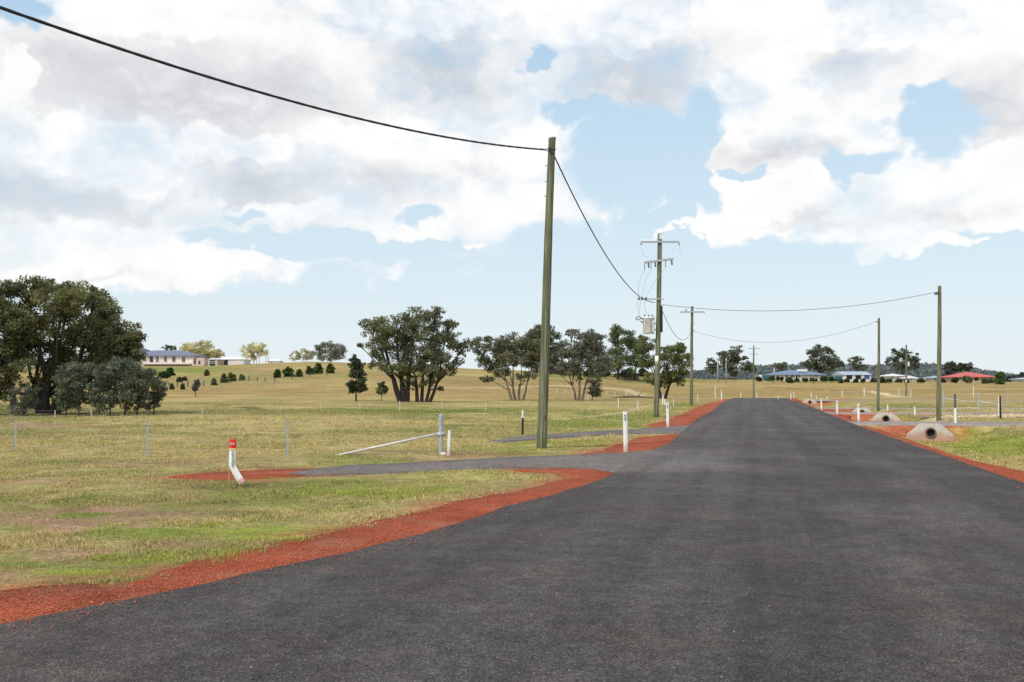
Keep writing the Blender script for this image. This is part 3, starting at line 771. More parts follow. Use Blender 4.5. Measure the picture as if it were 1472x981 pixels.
tree('gum_tree', 'thin crowned grey gum tree just right of the nearest power pole', (832, 577), Z(*z3, [
    (130, 590, 45, 40), (180, 560, 45, 40), (230, 510, 40, 35), (250, 570, 50, 50), (150, 640, 50, 30), (220, 640, 60, 40), (290, 590, 40, 45), (170, 500, 20, 16), (110, 650, 30, 20), (270, 515, 30, 18), (290, 650, 30, 20), (190, 600, 50, 40), (260, 610, 40, 35), (225, 570, 35, 30)]),
    [(828, 577, .15), (832, 577, .16), (836, 577, .16)], leaf=.22, dens=1.25, col=(.09, .096, .066), col2=(.16, .16, .12), seed=24)
tree('sapling', 'small upright grey sapling beside the thin crowned grey gum', (851, 576), Z(*z3, [(268, 690, 25, 30), (265, 725, 25, 25), (270, 740, 22, 18)]), leaf=.25, dens=1.2, col=(.085, .09, .06), r0=.08, seed=25)
tree('gum_tree', 'low forked green tree directly behind the transformer pole', (953, 574), Z(*z3, [
    (480, 610, 35, 30), (470, 550, 30, 35), (540, 620, 50, 40), (590, 590, 45, 35), (625, 620, 35, 45), (615, 565, 25, 20), (610, 550, 12, 14), (570, 680, 50, 30), (500, 680, 40, 25), (540, 700, 40, 20), (555, 565, 22, 16)]),
    [(951, 573, .28), (956, 574, .25)], leaf=.22, dens=1.3, col=(.075, .09, .032), col2=(.135, .155, .055), bark='bark_dark', seed=26)
# darker trees on the rise behind
for i, (lb, bx, Yd, lo, cc, c2) in enumerate([
    ('dark tall tree behind the crossing of the nearest pole and gum', 788, 250, [(40, 520, 40, 35), (85, 520, 40, 45), (60, 590, 55, 45), (100, 610, 40, 45), (20, 500, 20, 20), (115, 560, 20, 30)], DARK, (.06, .07, .03)),
    ('upright dark green tree, tallest on the rise left of the transformer', 888, 240, [(360, 500, 30, 28), (385, 520, 38, 35), (400, 570, 35, 40), (365, 600, 40, 45), (345, 520, 20, 30), (380, 640, 40, 30)], (.052, .066, .03), (.105, .125, .055)),
    ('grey tree filling the gap left of the tallest dark tree', 872, 255, [(320, 590, 28, 40), (325, 640, 30, 30), (310, 620, 25, 30)], (.07, .078, .05), (.125, .13, .09)),
    ('dark bushy tree on the rise beside the transformer tank', 912, 245, [(430, 560, 28, 40), (450, 530, 25, 20), (425, 620, 30, 40), (455, 600, 25, 30)], (.05, .062, .03), (.10, .115, .05))]):
    tree('dark_tree', lb, (bx, 540), Z(*z3, lo), leaf=.42, dens=1.15, col=np.array(cc)*1.3, col2=np.array(c2)*1.25, bark='bark_dark', Y=Yd, seed=40+i)
tree('columnar_tree', 'dark narrow upright tree standing alone in the paddock', (512, 577), Z(*z2, [(435, 395, 22, 26), (440, 430, 34, 35), (440, 480, 38, 35), (440, 520, 38, 28), (425, 520, 25, 25)]), leaf=.24, dens=1.8, col=(.034, .046, .024), col2=(.075, .09, .048), bark='bark_dark', r0=.12, seed=51)
tree('sapling', 'small round sapling right of the dark narrow tree', (548, 578), Z(*z2, [(560, 510, 18, 16), (560, 535, 28, 18), (575, 530, 14, 12)]), leaf=.24, dens=1.2, col=(.07, .085, .035), r0=.07, seed=52)
def shrub(name, label, px, py, rx, ry, col=(.05, .07, .025), leaf=.35, seed=0, Y=None, group=None, cat='shrub', dens=1.5):
    rq = random.Random(seed)
    lo = [(px-rx*rq.uniform(.2, .5), py-ry*rq.uniform(.6, .95), rx*rq.uniform(.4, .7), ry*.65), (px+rx*rq.uniform(.2, .5), py-ry*rq.uniform(.6, 1.), rx*rq.uniform(.4, .7), ry*.65), (px+rx*rq.uniform(-.3, .3), py-ry*rq.uniform(1.1, 1.45), rx*.5, ry*.55), (px-rx*.4, py-ry*.3, rx*.5, ry*.4), (px+rx*.4, py-ry*.3, rx*.5, ry*.4)]
    b = at(px, py) if Y is None else None
    return tree(name, label, (px, py), lo, leaf=leaf, dens=dens, col=col, bark='bark_dark', r0=.08, seed=seed, Y=Y, group=group, cat=cat)
for i, (px, py, rx, ry) in enumerate([(398.5, 544, 5, 6.5), (414.5, 542.5, 7.5, 8.5), (430.5, 542.5, 5, 6), (445.5, 539, 6, 7), (457.5, 538, 6.5, 8), (474.5, 537.5, 6.5, 7.5)]):
    shrub('round_shrub', ['small round shrub at the left end of the hilltop row of six', 'largest dark shrub, second from left in the hilltop row of six', 'small shrub third from left in the hilltop row of six', 'shrub fourth from left in the hilltop row, touching the fifth', 'tall shrub fifth from left in the hilltop row, touching the fourth', 'shrub at the right end of the hilltop row of six'][i],
          px, py, rx, ry, col=(.035, .062, .014), seed=60+i, group='row of round shrubs on the hill')
for i, (px, py, rx, ry, lb, cc) in enumerate([
    (218, 541, 6, 5, 'dark rounded bush at the right shoulder of the sapling row on the slope', (.03, .045, .015)),
    (234, 545, 8, 6, 'wide dark bush below the long low house', (.025, .05, .015)), (244, 541, 7, 6, 'taller dark bush leaning out right of the wide dark bush', (.025, .05, .015)),
    (258, 550, 3.5, 4, 'small dark bush below the two wide bushes', (.03, .045, .02)), (265, 548, 3.5, 3, 'tiny dark bush right of the small dark bush', (.03, .045, .02)),
    (297, 541, 3, 5, 'upright olive bush under the white hillside frame', (.06, .075, .03)), (308, 554, 4, 4.5, 'pale olive bush low on the hillside', (.09, .10, .04)),
    (322, 551, 4.5, 7, 'tall olive shrub among the hillside plantings', (.075, .085, .035)), (334, 549, 5, 7, 'bushy olive shrub left of the spiky hillside plant', (.07, .085, .03)),
    (348, 547.5, 4, 5, 'spiky fresh green plant on the hillside', (.075, .12, .035)), (247, 560, 2.2, 4, 'thin staked seedling left of the lone grey sapling', (.06, .065, .035)), (262.5, 560, 2.2, 4, 'second thin staked seedling left of the lone grey sapling', (.06, .065, .035))]):
    shrub('bush', lb, px, py, rx, ry, cc, leaf=.4, seed=70+i, cat='bush')
tree('sapling', 'lone grey sapling with a bare stem on the open slope', (281, 569.5), [(282, 553, 4, 4), (284, 550, 4, 3), (279, 556, 3.5, 3), (281, 559, 2.5, 2.5)], leaf=.35, dens=1., col=(.09, .09, .085), r0=.09, seed=85)
for i, (px, rx, ry, lb) in enumerate([(806, 9, 5, 'dark low bush on the rise right of the nearest pole'), (846, 9, 5, 'dark low bush on the rise behind the thin crowned gum'), (868, 9, 5, 'dark low bush on the rise left of the brown farm house'), (926, 9, 6, 'dark low bush on the rise right of the brown farm house'), (900, 8, 4, 'low dark bush in front of the brown farm house')]):
    shrub('bush', lb, px, 541, rx, ry, (.04, .05, .028), leaf=.45, seed=240+i, cat='bush', Y=238)
# pale autumn trees and grey gums on the hilltop
for i, (lb, px, Yd, lo, cc, c2) in enumerate([
    ('pale yellow spreading tree behind the long low house', 285, 320, [(276, 503, 12, 9), (290, 500, 14, 8), (300, 507, 14, 9), (283, 511, 14, 7), (268, 500, 7, 6)], (.36, .32, .16), (.50, .46, .27)),
    ('paler yellow tree tucked beside the first pale yellow tree', 310, 324, [(308, 508, 10, 7), (316, 510, 7, 6), (303, 513, 10, 6)], (.33, .30, .17), (.48, .44, .28)),
    ('round pale yellow tree behind the sheds', 365, 322, [(356, 503, 9, 8), (366, 500, 10, 7), (376, 504, 9, 8), (364, 509, 14, 7)], (.34, .32, .18), (.47, .44, .28)),
    ('pale straw coloured tree left of the grey hilltop gum', 437, 330, [(425, 513, 8, 5), (436, 509, 10, 6), (446, 512, 9, 6)], (.26, .24, .14), (.36, .33, .2)),
    ('grey rounded gum on the hill crest', 475, 328, [(458, 506, 10, 9), (470, 499, 11, 8), (483, 500, 11, 8), (490, 507, 10, 8), (472, 510, 18, 7)], (.11, .115, .085), (.20, .20, .15)),
    ('small dark tree peeping over the ridge of the long low roof', 244, 330, [(240, 501, 6, 4), (247, 501, 5, 3.5)], (.06, .075, .03), (.1, .12, .05))]):
    tree('hilltop_tree', lb, (px, 521), lo, leaf=.5, dens=1.2, col=cc, col2=c2, bark='bark', Y=Yd, seed=90+i)
# right side trees by the houses
z4 = ((1000, 400), 3.733)
for i, (lb, px, Yd, lo, cc, c2) in enumerate([
    ('tall open gum tree left of the far double crossarm pole', 1050, 300, Z(*z4, [(145, 410, 30, 22), (210, 385, 40, 22), (180, 420, 45, 30), (225, 430, 30, 25), (190, 470, 40, 30), (260, 430, 18, 10), (150, 470, 25, 20), (210, 510, 25, 25)]), GUM, GUM2),
    ('bushy gum at the left of the open tall gum', 1025, 305, Z(*z4, [(85, 455, 28, 22), (110, 480, 28, 25), (80, 490, 25, 20)]), GUM, GUM2),
    ('small gum behind the far double crossarm pole', 1074, 310, Z(*z4, [(270, 480, 30, 22), (300, 490, 22, 22), (285, 460, 20, 14)]), GUM, GUM2),
    ('tall gum tree rising behind the blue roofed house', 1178, 330, Z(*z4, [(640, 390, 45, 28), (690, 380, 40, 22), (735, 395, 20, 14), (650, 430, 50, 25), (620, 465, 45, 25), (700, 440, 45, 25), (750, 450, 40, 22), (600, 460, 30, 20), (680, 480, 60, 20), (770, 460, 25, 18)]), (.058, .068, .045), (.11, .118, .08)),
    ('small olive gum between the tall gums, left of the blue roof', 1123, 340, Z(*z4, [(445, 470, 25, 16), (470, 468, 25, 14), (460, 482, 30, 14)]), (.08, .085, .055), GUM2),
    ('gum tree with a flat crown behind the blue roofed shed', 1231, 345, Z(*z4, [(845, 440, 28, 14), (880, 430, 25, 12), (860, 460, 30, 16), (890, 480, 30, 20)]), GUM, GUM2)]):
    tree('gum_tree', lb, (px, 546), lo, leaf=.45, dens=1.3, col=cc, col2=c2, bark='bark_dark', Y=Yd, seed=110+i)
z5 = ((1272, 490), 6.725)
for i, (nm, lb, px, Yd, lo, cc, c2) in enumerate([
    ('gum_tree', 'wide dark gum tree behind the pole carrying a white box', 1297, 300, Z(*z5, [(110, 130, 60, 30), (180, 125, 60, 35), (60, 200, 60, 40), (150, 200, 80, 50), (250, 180, 70, 40), (300, 230, 50, 40), (120, 260, 80, 40), (290, 190, 35, 25), (90, 90, 25, 14), (310, 128, 10, 8)]), (.055, .065, .042), (.105, .115, .075)),
    ('dark_tree', 'dark pair topped tree left of the red roof', 1377, 320, Z(*z5, [(620, 245, 45, 30), (670, 235, 40, 30), (720, 250, 50, 35), (790, 250, 40, 35), (640, 280, 50, 30), (740, 290, 60, 30)]), (.035, .045, .026), (.07, .08, .04)),
    ('round_tree', 'round purplish dark tree at the left gable of the red roof', 1363, 285, Z(*z5, [(600, 320, 40, 35), (630, 330, 40, 40), (590, 345, 40, 30), (620, 300, 30, 20)]), (.045, .045, .055), (.075, .075, .085)),
    ('columnar_tree', 'bright green upright tree right of the red roofed house', 1437, 255, Z(*z5, [(1110, 330, 35, 30), (1105, 375, 48, 40), (1110, 420, 55, 35), (1130, 350, 30, 40), (1090, 440, 35, 22)]), (.05, .085, .022), (.10, .14, .045)),
    ('round_tree', 'wide dark round tree right of the bright green tree', 1453, 290, Z(*z5, [(1190, 370, 40, 35), (1240, 375, 50, 40), (1210, 395, 50, 28), (1270, 390, 30, 28)]), (.045, .046, .05), (.08, .08, .08)),
    ('dark_tree', 'tall dark tree at the right edge beyond the paddock', 1467, 295, Z(*z5, [(1310, 340, 28, 30), (1310, 380, 25, 40), (1330, 320, 20, 20)]), (.045, .052, .04), (.08, .088, .065)),
    ('gum_tree', 'olive tree directly in front of the red roofed house', 1389, 265, Z(*z5, [(790, 365, 30, 28), (780, 385, 30, 20), (810, 385, 22, 20)]), (.075, .085, .045), (.12, .13, .075))]):
    tree(nm, lb, (px, 550), lo, leaf=.45, dens=1.5, col=cc, col2=c2, bark='bark_dark', Y=Yd, seed=130+i)
k10 = ((1080, 490), 6.725)
gb = [(75, 365, 30, 18), (205, 360, 22, 22), (255, 360, 12, 18), (292, 365, 16, 14), (370, 375, 42, 26), (440, 380, 22, 26), (520, 375, 28, 15), (600, 372, 38, 15), (700, 362, 38, 24), (775, 365, 24, 20), (865, 390, 20, 22), (920, 382, 30, 12), (1010, 385, 24, 18), (1080, 380, 24, 16), (1180, 378, 34, 22), (1265, 375, 34, 26), (1330, 380, 30, 18), (1420, 385, 36, 18), (1500, 388, 24, 14), (1640, 380, 38, 20), (1860, 385, 26, 20), (1970, 375, 34, 24), (2260, 388, 34, 26), (2310, 385, 30, 22), (2320, 395, 20, 18)]
gl = ['leftmost dark garden bush by the white water tank', 'upright garden bush at the left gable of the blue roofed house', 'narrow garden bush against the pale wall of the blue roofed house', 'small round bush left of the veranda of the blue roofed house', 'wide green bush standing forward of the veranda', 'yellowish bush touching the wide green veranda bush', 'low dark bush under the small windows of the blue roofed house', 'long low bush at the middle of the blue roofed house', 'olive bush at the right gable of the blue roofed house', 'bush before the teal tank', 'dark bush standing forward in the field before the open shed', 'low hedge bush at the left bay of the open shed', 'young bush before the middle bay of the open shed', 'low bush before the blue door of the open shed', 'bush right of the open shed beside the second roadside pole', 'tall dark bush behind the second roadside pole', 'low bush before the white far house', 'dark bush left of the pole with the white box', 'small bush right of the pole with the white box', 'wide dark bush left of the small white buildings', 'bush between the small white buildings', 'grey green bush at the first tall roadside pole', 'dark garden bush at the right end of the red roofed house', 'dark bush touching the right end wall of the red roofed house', 'small bush left of the bright green upright tree']
for i, (a, b, rx, ry) in enumerate(gb):
    px, py = 1080 + a/6.725, 490 + (b+ry)/6.725
    shrub('garden_bush', gl[i], px, py, rx/6.725, ry/6.725*.95, [(.035, .05, .02), (.055, .07, .025), (.045, .05, .03)][i % 3], leaf=.45, seed=150+i, Y=[268, 262, 272][i % 3], group='garden bushes before the far houses', cat='bush')

# ------------------------------------------------------------------ far wooded ridge
RP = [300, 600, 880, 940, 1000, 1060, 1110, 1160, 1200, 1250, 1330, 1380, 1410, 1440, 1472, 1700, 2200]
RC = [560, 556, 547, 541, 536.5, 532, 527.5, 526.5, 527, 528.5, 526, 529, 534.5, 540, 543.5, 545, 548]
gxs = np.linspace(300, 2100, 150); ys = np.linspace(0, 1, 14)
Vr = []; 
for t in ys:
    Yd = 520 + 430*t
    for p in gxs:
        top = CAMZ + (HOR - np.interp(p, RP, RC)) / F * 950
        zz = -9 + (top*.96 + 9 - 3.5) * sst(0, 1, np.array(t)) + (fbm(np.array(p/18.), np.array(t*3), 71, 4)-.5)*7*t
        Vr.append(((p-CX)/F*Yd, Yd, float(zz)))
for p in gxs: Vr.append(((p-CX)/F*1250, 1250, -14))
Vr = np.array(Vr); n_ = len(gxs)
ii = (np.arange(len(ys))[:, None]*n_ + np.arange(n_-1)[None]).ravel()
M['ridge'] = simple('scrub_painted_haze', (.17, .205, .215), .95, .3, .05)  # bluish aerial haze is mixed into this scrub colour
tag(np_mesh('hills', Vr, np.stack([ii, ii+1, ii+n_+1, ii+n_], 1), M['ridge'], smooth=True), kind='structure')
nt = 5200
tp = rng.uniform(820, 1560, nt); tt = rng.uniform(.25, 1., nt)**.7
Yd = 520 + 430*tt
tz = -9 + ((CAMZ + (HOR-np.interp(tp, RP, RC))/F*950)*.96 + 5.5) * sst(0, 1, tt)
tx = (tp-CX)/F*Yd
hgt = rng.uniform(3, 8, nt)
nl = 26
q = rng.normal(size=(nt, nl, 3)); q /= np.linalg.norm(q, axis=2)[..., None]; q *= rng.random((nt, nl, 1))**.4
pos = q*np.stack([hgt*.55, hgt*.55, hgt*.42], 1)[:, None] + np.stack([tx, Yd, tz + hgt*.5], 1)[:, None]
pos = pos.reshape(-1, 3); k = len(pos)
a = rng.normal(size=(k, 3)); a /= np.linalg.norm(a, axis=1)[:, None]; e = rng.normal(size=(k, 3)); e -= a*(e*a).sum(1)[:, None]; e /= np.linalg.norm(e, axis=1)[:, None]
L = rng.uniform(.8, 1.9, (k, 1))
Vq = np.stack([pos-a*L, pos+e*L*.6, pos+a*L, pos-e*L*.6], 1).reshape(-1, 3)
cb = np.repeat(rng.uniform(.7, 1.35, (nt, 1)) * np.where(rng.random((nt, 1)) < .25, np.array([[.23, .24, .205]]), np.array([[.18, .215, .215]])), nl, 0) * rng.uniform(.75, 1.25, (k, 1))  # leaf colours carry the blue grey haze of distance as paint
tag(np_mesh('distant_forest', Vq, np.arange(len(Vq)).reshape(-1, 4), M['leaf'], np.repeat(cb, 4, 0)), 'blue green forest covering the far ridge, haze painted into its colour', 'forest', kind='stuff')

# ------------------------------------------------------------------ power poles
def pole_shape(top, r0, r1, seed=0, n=14, seg=16):
    m = MB(); rg = random.Random(seed); pts = []; rad = []
    ph = rg.uniform(0, 6)
    for i in range(seg+1):
        t = i/seg
        p = Vector(top)*t; p.z = -.35 + (top.z+.35)*t
        p.x += .012*math.sin(ph+t*5); pts.append(p)
        rad.append((r0+(r1-r0)*t)*(1+rg.uniform(-.025, .025)))
    pts.append(pts[-1]+Vector((0, 0, .03))); rad.append(rad[-1]*.82)
    return m.tube(pts, rad, n)
def power_pole(label, px, py, tx, ty, wpx0, wpx1, seed, Y=None):
    b = at(px, py) if Y is None else stand(px, Y)
    top = on_plane_y(tx, ty, b.y) - b
    root = thing('power_pole', label, 'power pole', b, 'timber poles along the road')
    s = b.y/F
    pole_shape(top, wpx0*s/2, wpx1*s/2, seed).build('pole', M['pole'], root, True)
    return root, b, top, s
def along(top, ty, b, px=None):
    z = on_plane_y(736, ty, b.y).z - b.z
    return Vector((top.x*z/top.z, top.y*z/top.z, z))
def bolt(root, p, d, name='bolt', r=.018, L=.12, m='steel_dark'):
    return MB().tube([p, p+Vector(d)*L], [r, r*1.2], 6).build(name, M[m], root)
def insulator(root, p, L=.28, r=.055, d=(0, 0, 1), m='insul'):
    mb = MB(); d = Vector(d).normalized(); pts = []; rad = []
    for i in range(9):
        pts.append(p + d*L*i/8); rad.append(r if i % 2 else r*.5)
    return mb.tube(pts, rad, 8).build('insulator', M[m], root, True)

# pole 1, the nearest
r1, b1, t1, s1 = power_pole('nearest leaning timber pole, bare, beside the left driveway', 777, 648.5, 794, 200, 15, 10.2, 1)
A1 = along(t1, 216, b1)
MB().tube([A1+Vector((-.11, -.1, 0)), A1+Vector((-.02, -.135, .0)), A1+Vector((.1, -.1, -.01))], .016, 6).build('bracket', M['steel_dark'], r1)
MB().box(A1+Vector((.0, -.112, -.04)), (.09, .02, .12)).build('clamp_plate', M['steel_dark'], r1)
bolt(r1, A1+Vector((-.04, -.10, .03)), (-.3, -1, 0)); 
for ty in (239, 262, 283):
    q = along(t1, ty, b1); bolt(r1, q+Vector((-.085, -.03, 0)), (-1, 0, .12), 'peg', .008, .07)
MB().lathe([(.098, 0), (.10, .03), (.06, .05)], 14, t1+Vector((0, 0, .0))).build('cap', M['galv'], r1, True)
# pole 2, transformer pole
r2, b2, t2, s2 = power_pole('tallest timber pole carrying a grey transformer and three crossarms', 943, 600, 949, 337, 7.8, 6.2, 2)
def arm(root, b, top, y0, px0, px1, y1=None, thick=.09, name='crossarm', m='galv', dy=-.16):
    a = on_plane_y(px0, y0, b.y)-b; c = on_plane_y(px1, y1 if y1 else y0, b.y)-b
    a.y = c.y = dy
    mid = (a+c)/2; L = (c-a).length; ang = math.atan2(c.z-a.z, c.x-a.x)
    return MB().box(mid, (L, thick, thick*1.1), rot=Matrix.Rotation(-ang, 3, 'Y')).build(name, M[m], root, bevel=.008), a, c
_, a1, a2 = arm(r2, b2, t2, 348.5, 921, 975.5)
for e in (a1, a2): MB().box(e+Vector((0, 0, -.1)), (.1, .1, .13)).build('end_bracket', M['galv'], r2)
_, c1, c2 = arm(r2, b2, t2, 378, 926, 967.5, 373, .10)
for f in (.13, .36, .93): 
    q = c1.lerp(c2, f); insulator(r2, q+Vector((0, -.02, -.06)), .26, .06, (.1, 0, -1))
fuses = []
for f in (.0, .22, .72):
    q = c1.lerp(c2, f); MB().tube([q+Vector((0, -.05, 0)), q+Vector((-.01, -.09, -.42))], .018, 6).build('fuse_rod', M['steel_dark'], r2); fuses.append(q+Vector((0, -.09, -.42)))
_, d1, d2 = arm(r2, b2, t2, 430.5, 916.5, 953, None, .06)
for f in (.03, .17, .31):
    insulator(r2, d1.lerp(d2, f)+Vector((0, -.03, -.06)), .16, .06, (0, 0, 1))
MB().box(along(t2, 341, b2)+Vector((.03, -.125, 0)), (.17, .012, .26)).build('sign', M['trans'], r2)
bz = on_plane_y(952, 440, b2.y).z-b2.z; bz2 = on_plane_y(952, 478, b2.y).z-b2.z
MB().box(Vector((t2.x*.75+.10, -.06, (bz+bz2)/2)), (.11, .18, bz-bz2)).build('cable_guard', M['black'], r2, bevel=.015)
w0 = along(t2, 512, b2); w1 = along(t2, 523, b2)
MB().lathe([(.137, w1.z), (.137, w0.z)], 20, (w0.x, 0, 0)).build('white_band', M['white'], r2, True)
tc_ = on_plane_y(932, 468.5, b2.y)-b2; tc_.y = -.1
tr = MB().lathe([(.27, -.44), (.31, -.40), (.31, .36), (.34, .38), (.34, .43), (.28, .46)], 20, tc_).build('transformer', M['trans'], r2, True)
for k in (-2, 0, 2):
    MB().box(tc_+Vector((.34*math.sin(k*.33), -.33*math.cos(k*.33), -.04)), (.02, .09, .62), rz=k*.33).build('cooling_fin', M['trans'], tr)
for dx_, dz_ in ((-.2, .5), (0, .5), (.2, .5)):
    insulator(tr, tc_+Vector((dx_, 0, .44)), .16, .045)
for dz_ in (.12, -.22): MB().box(tc_+Vector((.36, .06, dz_)), (.22, .06, .07)).build('mounting_bracket', M['galv'], tr)
for ddx, ddz in ((-.42, .40), (-.36, .18)):
    insulator(tr, tc_+Vector((ddx+.14, 0, ddz-.06)), .24, .04, (-.9, 0, .45), 'black')
def wire(name, pts, r, root, m='steel_dark', n=5): return MB().tube(pts, r, n, False).build(name, M[m], root, True)
def bez(a, c, b, n=14): return [a*(1-t)**2 + c*2*t*(1-t) + b*t*t for t in (i/n for i in range(n+1))]
bush = [tc_+Vector((-.5, 0, .5)), tc_+Vector((-.44, 0, .3)), tc_+Vector((-.1, 0, .62))]
for i, fz in enumerate(fuses):
    dd = d1.lerp(d2, (.03, .17, .31)[i]) + Vector((0, -.04, .1))
    wire('dropper_wire', bez(fz, (fz+dd)/2+Vector((-.28+.1*i, 0, .1)), dd), .009, r2, 'galv')
    wire('dropper_wire', bez(dd, (dd+bush[i])/2+Vector((-.18, 0, 0)), bush[i]), .009, r2, 'galv')
wire('dropper_wire', bez(a1+Vector((0, 0, -.15)), a1+Vector((.1, -.1, -.95)), a1+Vector((.35, 0, -.8))), .008, r2, 'galv')
wire('dropper_wire', bez(a2+Vector((0, 0, -.15)), a2+Vector((.05, 0, -.6)), a2+Vector((.1, 0, -.65))), .008, r2, 'galv')
wire('bushing_lead', bez(bush[0], bush[0]+Vector((-.4, 0, -.15)), bush[1]), .022, r2, 'black')
for ty in (425, 432, 439): bolt(r2, along(t2, ty, b2)+Vector((-.02, -.12, 0)), (0, -1, 0), L=.05, m='galv')
# poles 3 and 4 and right-hand poles
r3, b3, t3, s3 = power_pole('mid distance timber pole with one crossarm, left of the road', 993.5, 583, 995, 441, 5.0, 3.6, 3)
_, e1, e2 = arm(r3, b3, t3, 449, 978.5, 1011.5, None, .11)
insulator(r3, e1.lerp(e2, .22)+Vector((0, 0, .05)), .2, .06)
for e in (e1, e2): MB().box(e+Vector((0, 0, -.06)), (.1, .12, .14)).build('end_bracket', M['galv'], r3)
for ty in (465, 476): bolt(r3, along(t3, ty, b3)+Vector((.1, -.1, 0)), (1, -.3, 0), L=.15)
r4, b4, t4, s4 = power_pole('far timber pole with two short crossarms standing behind the road crest', 1083, 577, 1083.5, 497, 2.7, 2.1, 4, Y=172)
arm(r4, b4, t4, 501.5, 1075.5, 1092, None, .13); arm(r4, b4, t4, 509.3, 1077, 1089.5, None, .13)
rA, bA, tA, sA = power_pole('first plain pole on the right beside the concrete culverts', 1349.5, 605.5, 1350.5, 412, 6.8, 5.0, 5)
rB, bB, tB, sB = power_pole('second plain pole on the right with a wire at its top', 1262.3, 589, 1263.5, 458, 4.2, 3.2, 6)
rC, bC, tC, sC = power_pole('far thin dark pole on the right carrying a white box', 1302.3, 567, 1303, 496, 2.7, 1.9, 7, Y=185)
q = on_plane_y(1306, 523.5, bC.y)-bC; q.y = 0
MB().box(q, (.3, .3, .85)).build('meter_box', M['white_old'], rC, bevel=.03)
q = on_plane_y(1302, 548.5, bC.y)-bC; q.y = -.18
MB().box(q, (.3, .05, .35)).build('sign', M['white_old'], rC)
bolt(rC, along(tC, 499, bC), (-1, 0, 0), 'peg', .05, .35)
AA = along(tA, 421, bA)
MB().tube([AA+Vector((-.09, -.05, 0)), AA+Vector((-.3, -.05, -.02))], [.05, .04], 7).build('insulator', M['insul'], rA, True)
MB().tube([AA+Vector((-.09, -.05, -.08)), AA+Vector((-.28, -.05, -.1))], [.03, .03], 7).build('bracket', M['steel_dark'], rA, True)
AB = along(tB, 463, bB)
MB().tube([AB+Vector((-.09, -.05, 0)), AB+Vector((-.24, -.05, 0))], .04, 7).build('insulator', M['insul'], rB, True)
# grey light poles far off
for px, yb, yt, lb in ((1032, 546, 516, 'thin grey street light pole left of the open tall gum'), (1044, 547, 519, 'thinner pale mast between the far gums')):
    b = stand(px, 262); top = on_plane_y(px+.5, yt, b.y).z-b.z
    rt = thing('light_pole', lb, 'light pole', b)
    MB().tube([(0, 0, -.2), (0, 0, top)], [.17 if px < 1040 else .10, .09], 8).build('pole', M['galv'], rt, True)
    MB().box((.35, 0, top), (.9, .25, .12)).build('lamp_head', M['galv'], rt)

# overhead cables
def cable(label, p0, p1, sag, r, n=90, twist=0, strands=1, name='power_cable'):
    p0, p1 = Vector(p0), Vector(p1); pts = []
    for i in range(n+1):
        t = i/n; p = p0.lerp(p1, t); p.z -= 4*sag*t*(1-t); pts.append(p)
    mb = MB()
    if strands == 1: mb.tube(pts, r, 6, False)
    else:
        L = (p1-p0).length
        for k in range(strands):
            sp = []
            for i, p in enumerate(pts):
                d = (pts[min(i+1, n)]-pts[max(i-1, 0)]).normalized(); a = d.cross(Vector((0, 0, 1))).normalized(); bb = a.cross(d)
                w = 2*PI*(twist*i/n*L + k/strands)
                sp.append(p + (a*math.cos(w)+bb*math.sin(w))*r)
            mb.tube(sp, r*.95, 6, False)
    o = mb.build(name, M['cable'], None, True)
    return tag(o, label, 'cable', 'overhead power cables')
at1 = b1 + A1
prev = Vector((-14.0, -2.0, 7.75))
cable('thick twisted black cable sweeping from the upper left to the nearest pole', prev, at1+Vector((-.22, -.06, 0)), 1.42, .0115, 420, .6, 4)
wire('cable_tail', [A1+Vector((-.21, -.05, 0)), A1+Vector((-.1, -.09, .02)), A1+Vector((0, -.12, .0))], .012, r1, 'cable')
wire('cable_tail', [A1+Vector((-.22, -.05, 0)), A1+Vector((-.1, -.1, -.05)), A1+Vector((.02, -.12, -.06))], .012, r1, 'cable')
p2 = on_plane_y(941, 435, b2.y); p2.y = b2.y-.12
cable('black cable dropping from the nearest pole to the transformer pole', b1+along(t1, 227, b1)+Vector((.08, -.05, 0)), p2, .95, .0105, 200, .75, 3)
pR = on_plane_y(951, 438, b2.y); pR.y = b2.y
cable('cable crossing high over the road to the first right pole', pR, bA+AA+Vector((-.3, -.05, 0)), .62, .0125, 80)
p3 = on_plane_y(993, 478, b3.y); p3.y = b3.y-.12
cable('short slack cable between the transformer pole and the mid distance pole', on_plane_y(951.5, 446, b2.y), p3, 1.1, .016, 60)
cable('lower thin cable crossing the road to the second right pole', on_plane_y(996, 476, b3.y), bB+AB+Vector((-.24, -.05, 0)), 1.25, .011, 80)

